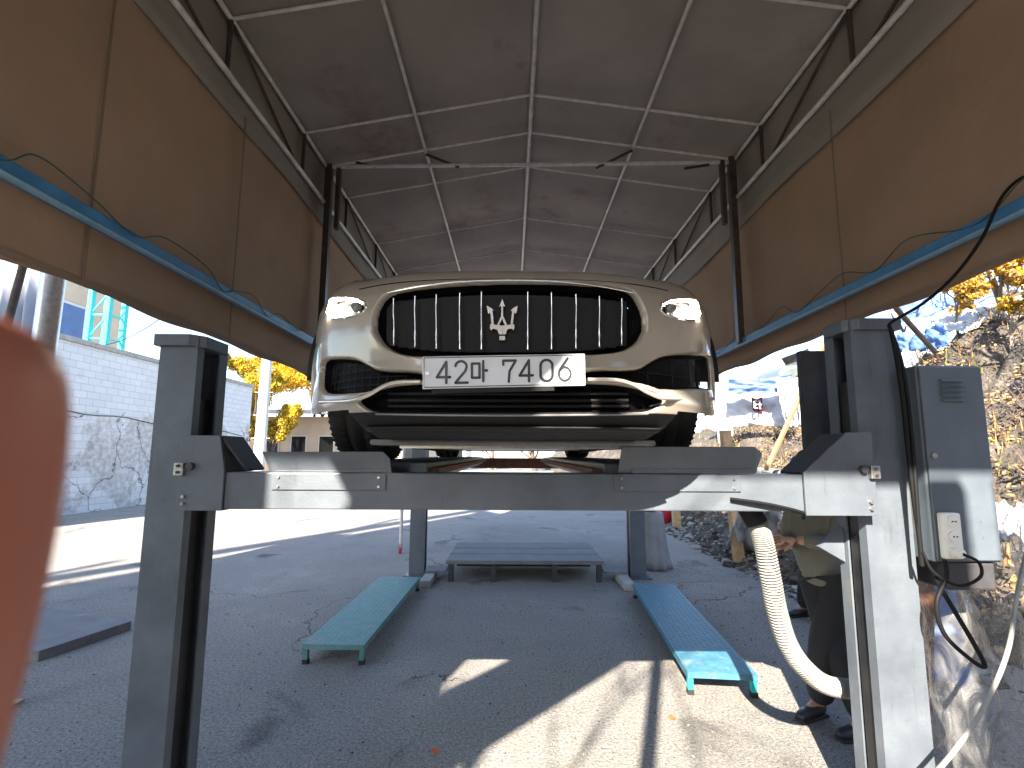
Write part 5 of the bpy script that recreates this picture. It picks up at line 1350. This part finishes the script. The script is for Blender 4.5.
    for an, toe in ((aL, tL), (aR, tR)):
        hd = (toe - an); hd.z = 0; hd.normalize()
        NS = [(*(an - hd * .045 + Vector((0, 0, -.035))), .042 * k), (*(an + hd * .04 + Vector((0, 0, -.03))), .046 * k), (*(toe + Vector((0, 0, .005))), .042 * k, .032 * k), (*(toe + hd * .06), .03 * k, .022 * k)]
        s_ = skinned('shoe', NS, [(0, 1), (1, 2), (2, 3)], M['shoe'], t, sub=2)
        mb = MB(); c = (an + toe) / 2; c.z = B.z; mb.bar(c - hd * .115 + Vector((0, 0, .011)), c + hd * .12 + Vector((0, 0, .011)), .078, .02); mb.build('sole', M['tyre'], s_, bevel=.009)
    for wv, e_, sd in ((wL, eL, -1), (wR, eR, 1))[pose.get('skip', 0):]:
        hand(body, wv, (wv - e_).normalized() * .6 + f * .5, r * -sd * .7 + Vector((0, 0, -.5)), M['skin'], 1.0, .75, sd)
    return t
person((2.08, 3.05, 0), (-1, -.25, 0), 'person in olive jacket and black trousers standing behind the exhaust hose, hands raised in front', M['jacket'], M['trouser'],
       {'feet': ((.02, .12), (-.05, -.14)), 'hands': ((.27, -.02, 1.16), (.26, .10, 1.10)), 'lean': .03})
person((3.20, 4.9, 0), (-1, -.1, 0), 'person in all black clothes half hidden behind the one in the olive jacket', M['black_cloth'], M['trouser'],
       {'feet': ((.06, .12), (-.08, -.12)), 'hands': ((.22, -.14, 1.0), (.22, .14, 1.0)), 'lean': .04}, 1.68)

# photographer's hand: one fingertip strays into the lens at the left edge
def photographer():
    t = person((-.13, -.30, 0), (0, 1, 0), "photographer whose blurred fingertip covers the left edge of the view", M['black_cloth'], M['trouser'],
       {'feet': ((.0, -.14), (-.05, .15)), 'hands': ((.22, .0, 1.42), (.20, .22, 1.46)), 'lean': -.02, 'skip': 1}, 1.88)
    # axis points near the lens; index finger rising in front of the lens edge, hand below and left
    Y = .038
    def a2(px, py, yy=Y): return at(px, py, yy)
    tipc = a2(-84, 290)
    chain = [a2(-300, 1150, .045), a2(-205, 900, .042), a2(-150, 720, .040), a2(-112, 570, .039), a2(-95, 420, .0385), tipc]
    rad = [.0115, .0110, .0105, .0106, .0112, .0100]
    palm = chain[0] + Vector((-.03, -.01, -.035)); wrist = palm + Vector((-.02, -.03, -.07)); fore = wrist + Vector((-.03, -.10, -.16))
    N = [(*palm, .036, .018), (*wrist, .028, .02), (*fore, .038, .034)] + [(*c, r_) for c, r_ in zip(chain, rad)]
    E = [(0, 1), (1, 2), (0, 3)] + [(i, i + 1) for i in range(3, 3 + len(chain) - 1)]
    for k, (dx, ln) in enumerate(((-.02, .8), (-.038, .75), (-.052, .62))):
        b = palm + Vector((dx * .6, -.004, .02)); i0 = len(N); N.append((*b, .0092)); E.append((0, i0)); p = b
        for q, v in enumerate(((dx * .5, .022, .022), (-.002, .024, -.006), (.004, .006, -.022))):
            p = p + Vector(v) * ln; N.append((*p, (.0088, .0082, .0072)[q])); E.append((len(N) - 2, len(N) - 1))
    b = palm + Vector((.03, -.015, -.01)); i0 = len(N); N.append((*b, .013)); E.append((0, i0)); N.append((*(b + Vector((.02, -.02, .03))), .011)); E.append((i0, i0 + 1)); N.append((*(b + Vector((.03, -.03, .055))), .009)); E.append((i0 + 1, i0 + 2))
    skinned('hand', N, E, M['finger'], t, root=0, sub=3)
photographer()

# fallen leaves
for i, (px, py, lb) in enumerate(((672, 718, 'small red fallen leaf in the sun patch near the bottom edge'), (755, 681, 'small orange fallen leaf just right of the blue bench end'), (435, 752, 'small orange fallen leaf on shaded ground in front of the lift'), (697, 671, 'reddish fallen leaf under the front end of the blue bench'))):
    g = on_ground(px, py); mb = MB(); s = .028
    pts = [(g.x + s * math.cos(a) * q, g.y + s * 1.3 * math.sin(a) * q, .006 + .006 * math.sin(a * 3)) for a, q in zip(np.linspace(0, 2 * PI, 9)[:-1], (1, .6, 1.1, .7, 1, .6, 1.2, .7))]
    mb.add(pts + [(g.x, g.y, .004)], [(k, (k + 1) % 8, 8) for k in range(8)]); tag(mb.build('fallen_leaf', M['leaf_red']), lb, 'leaf', 'fallen leaves on the yard floor')
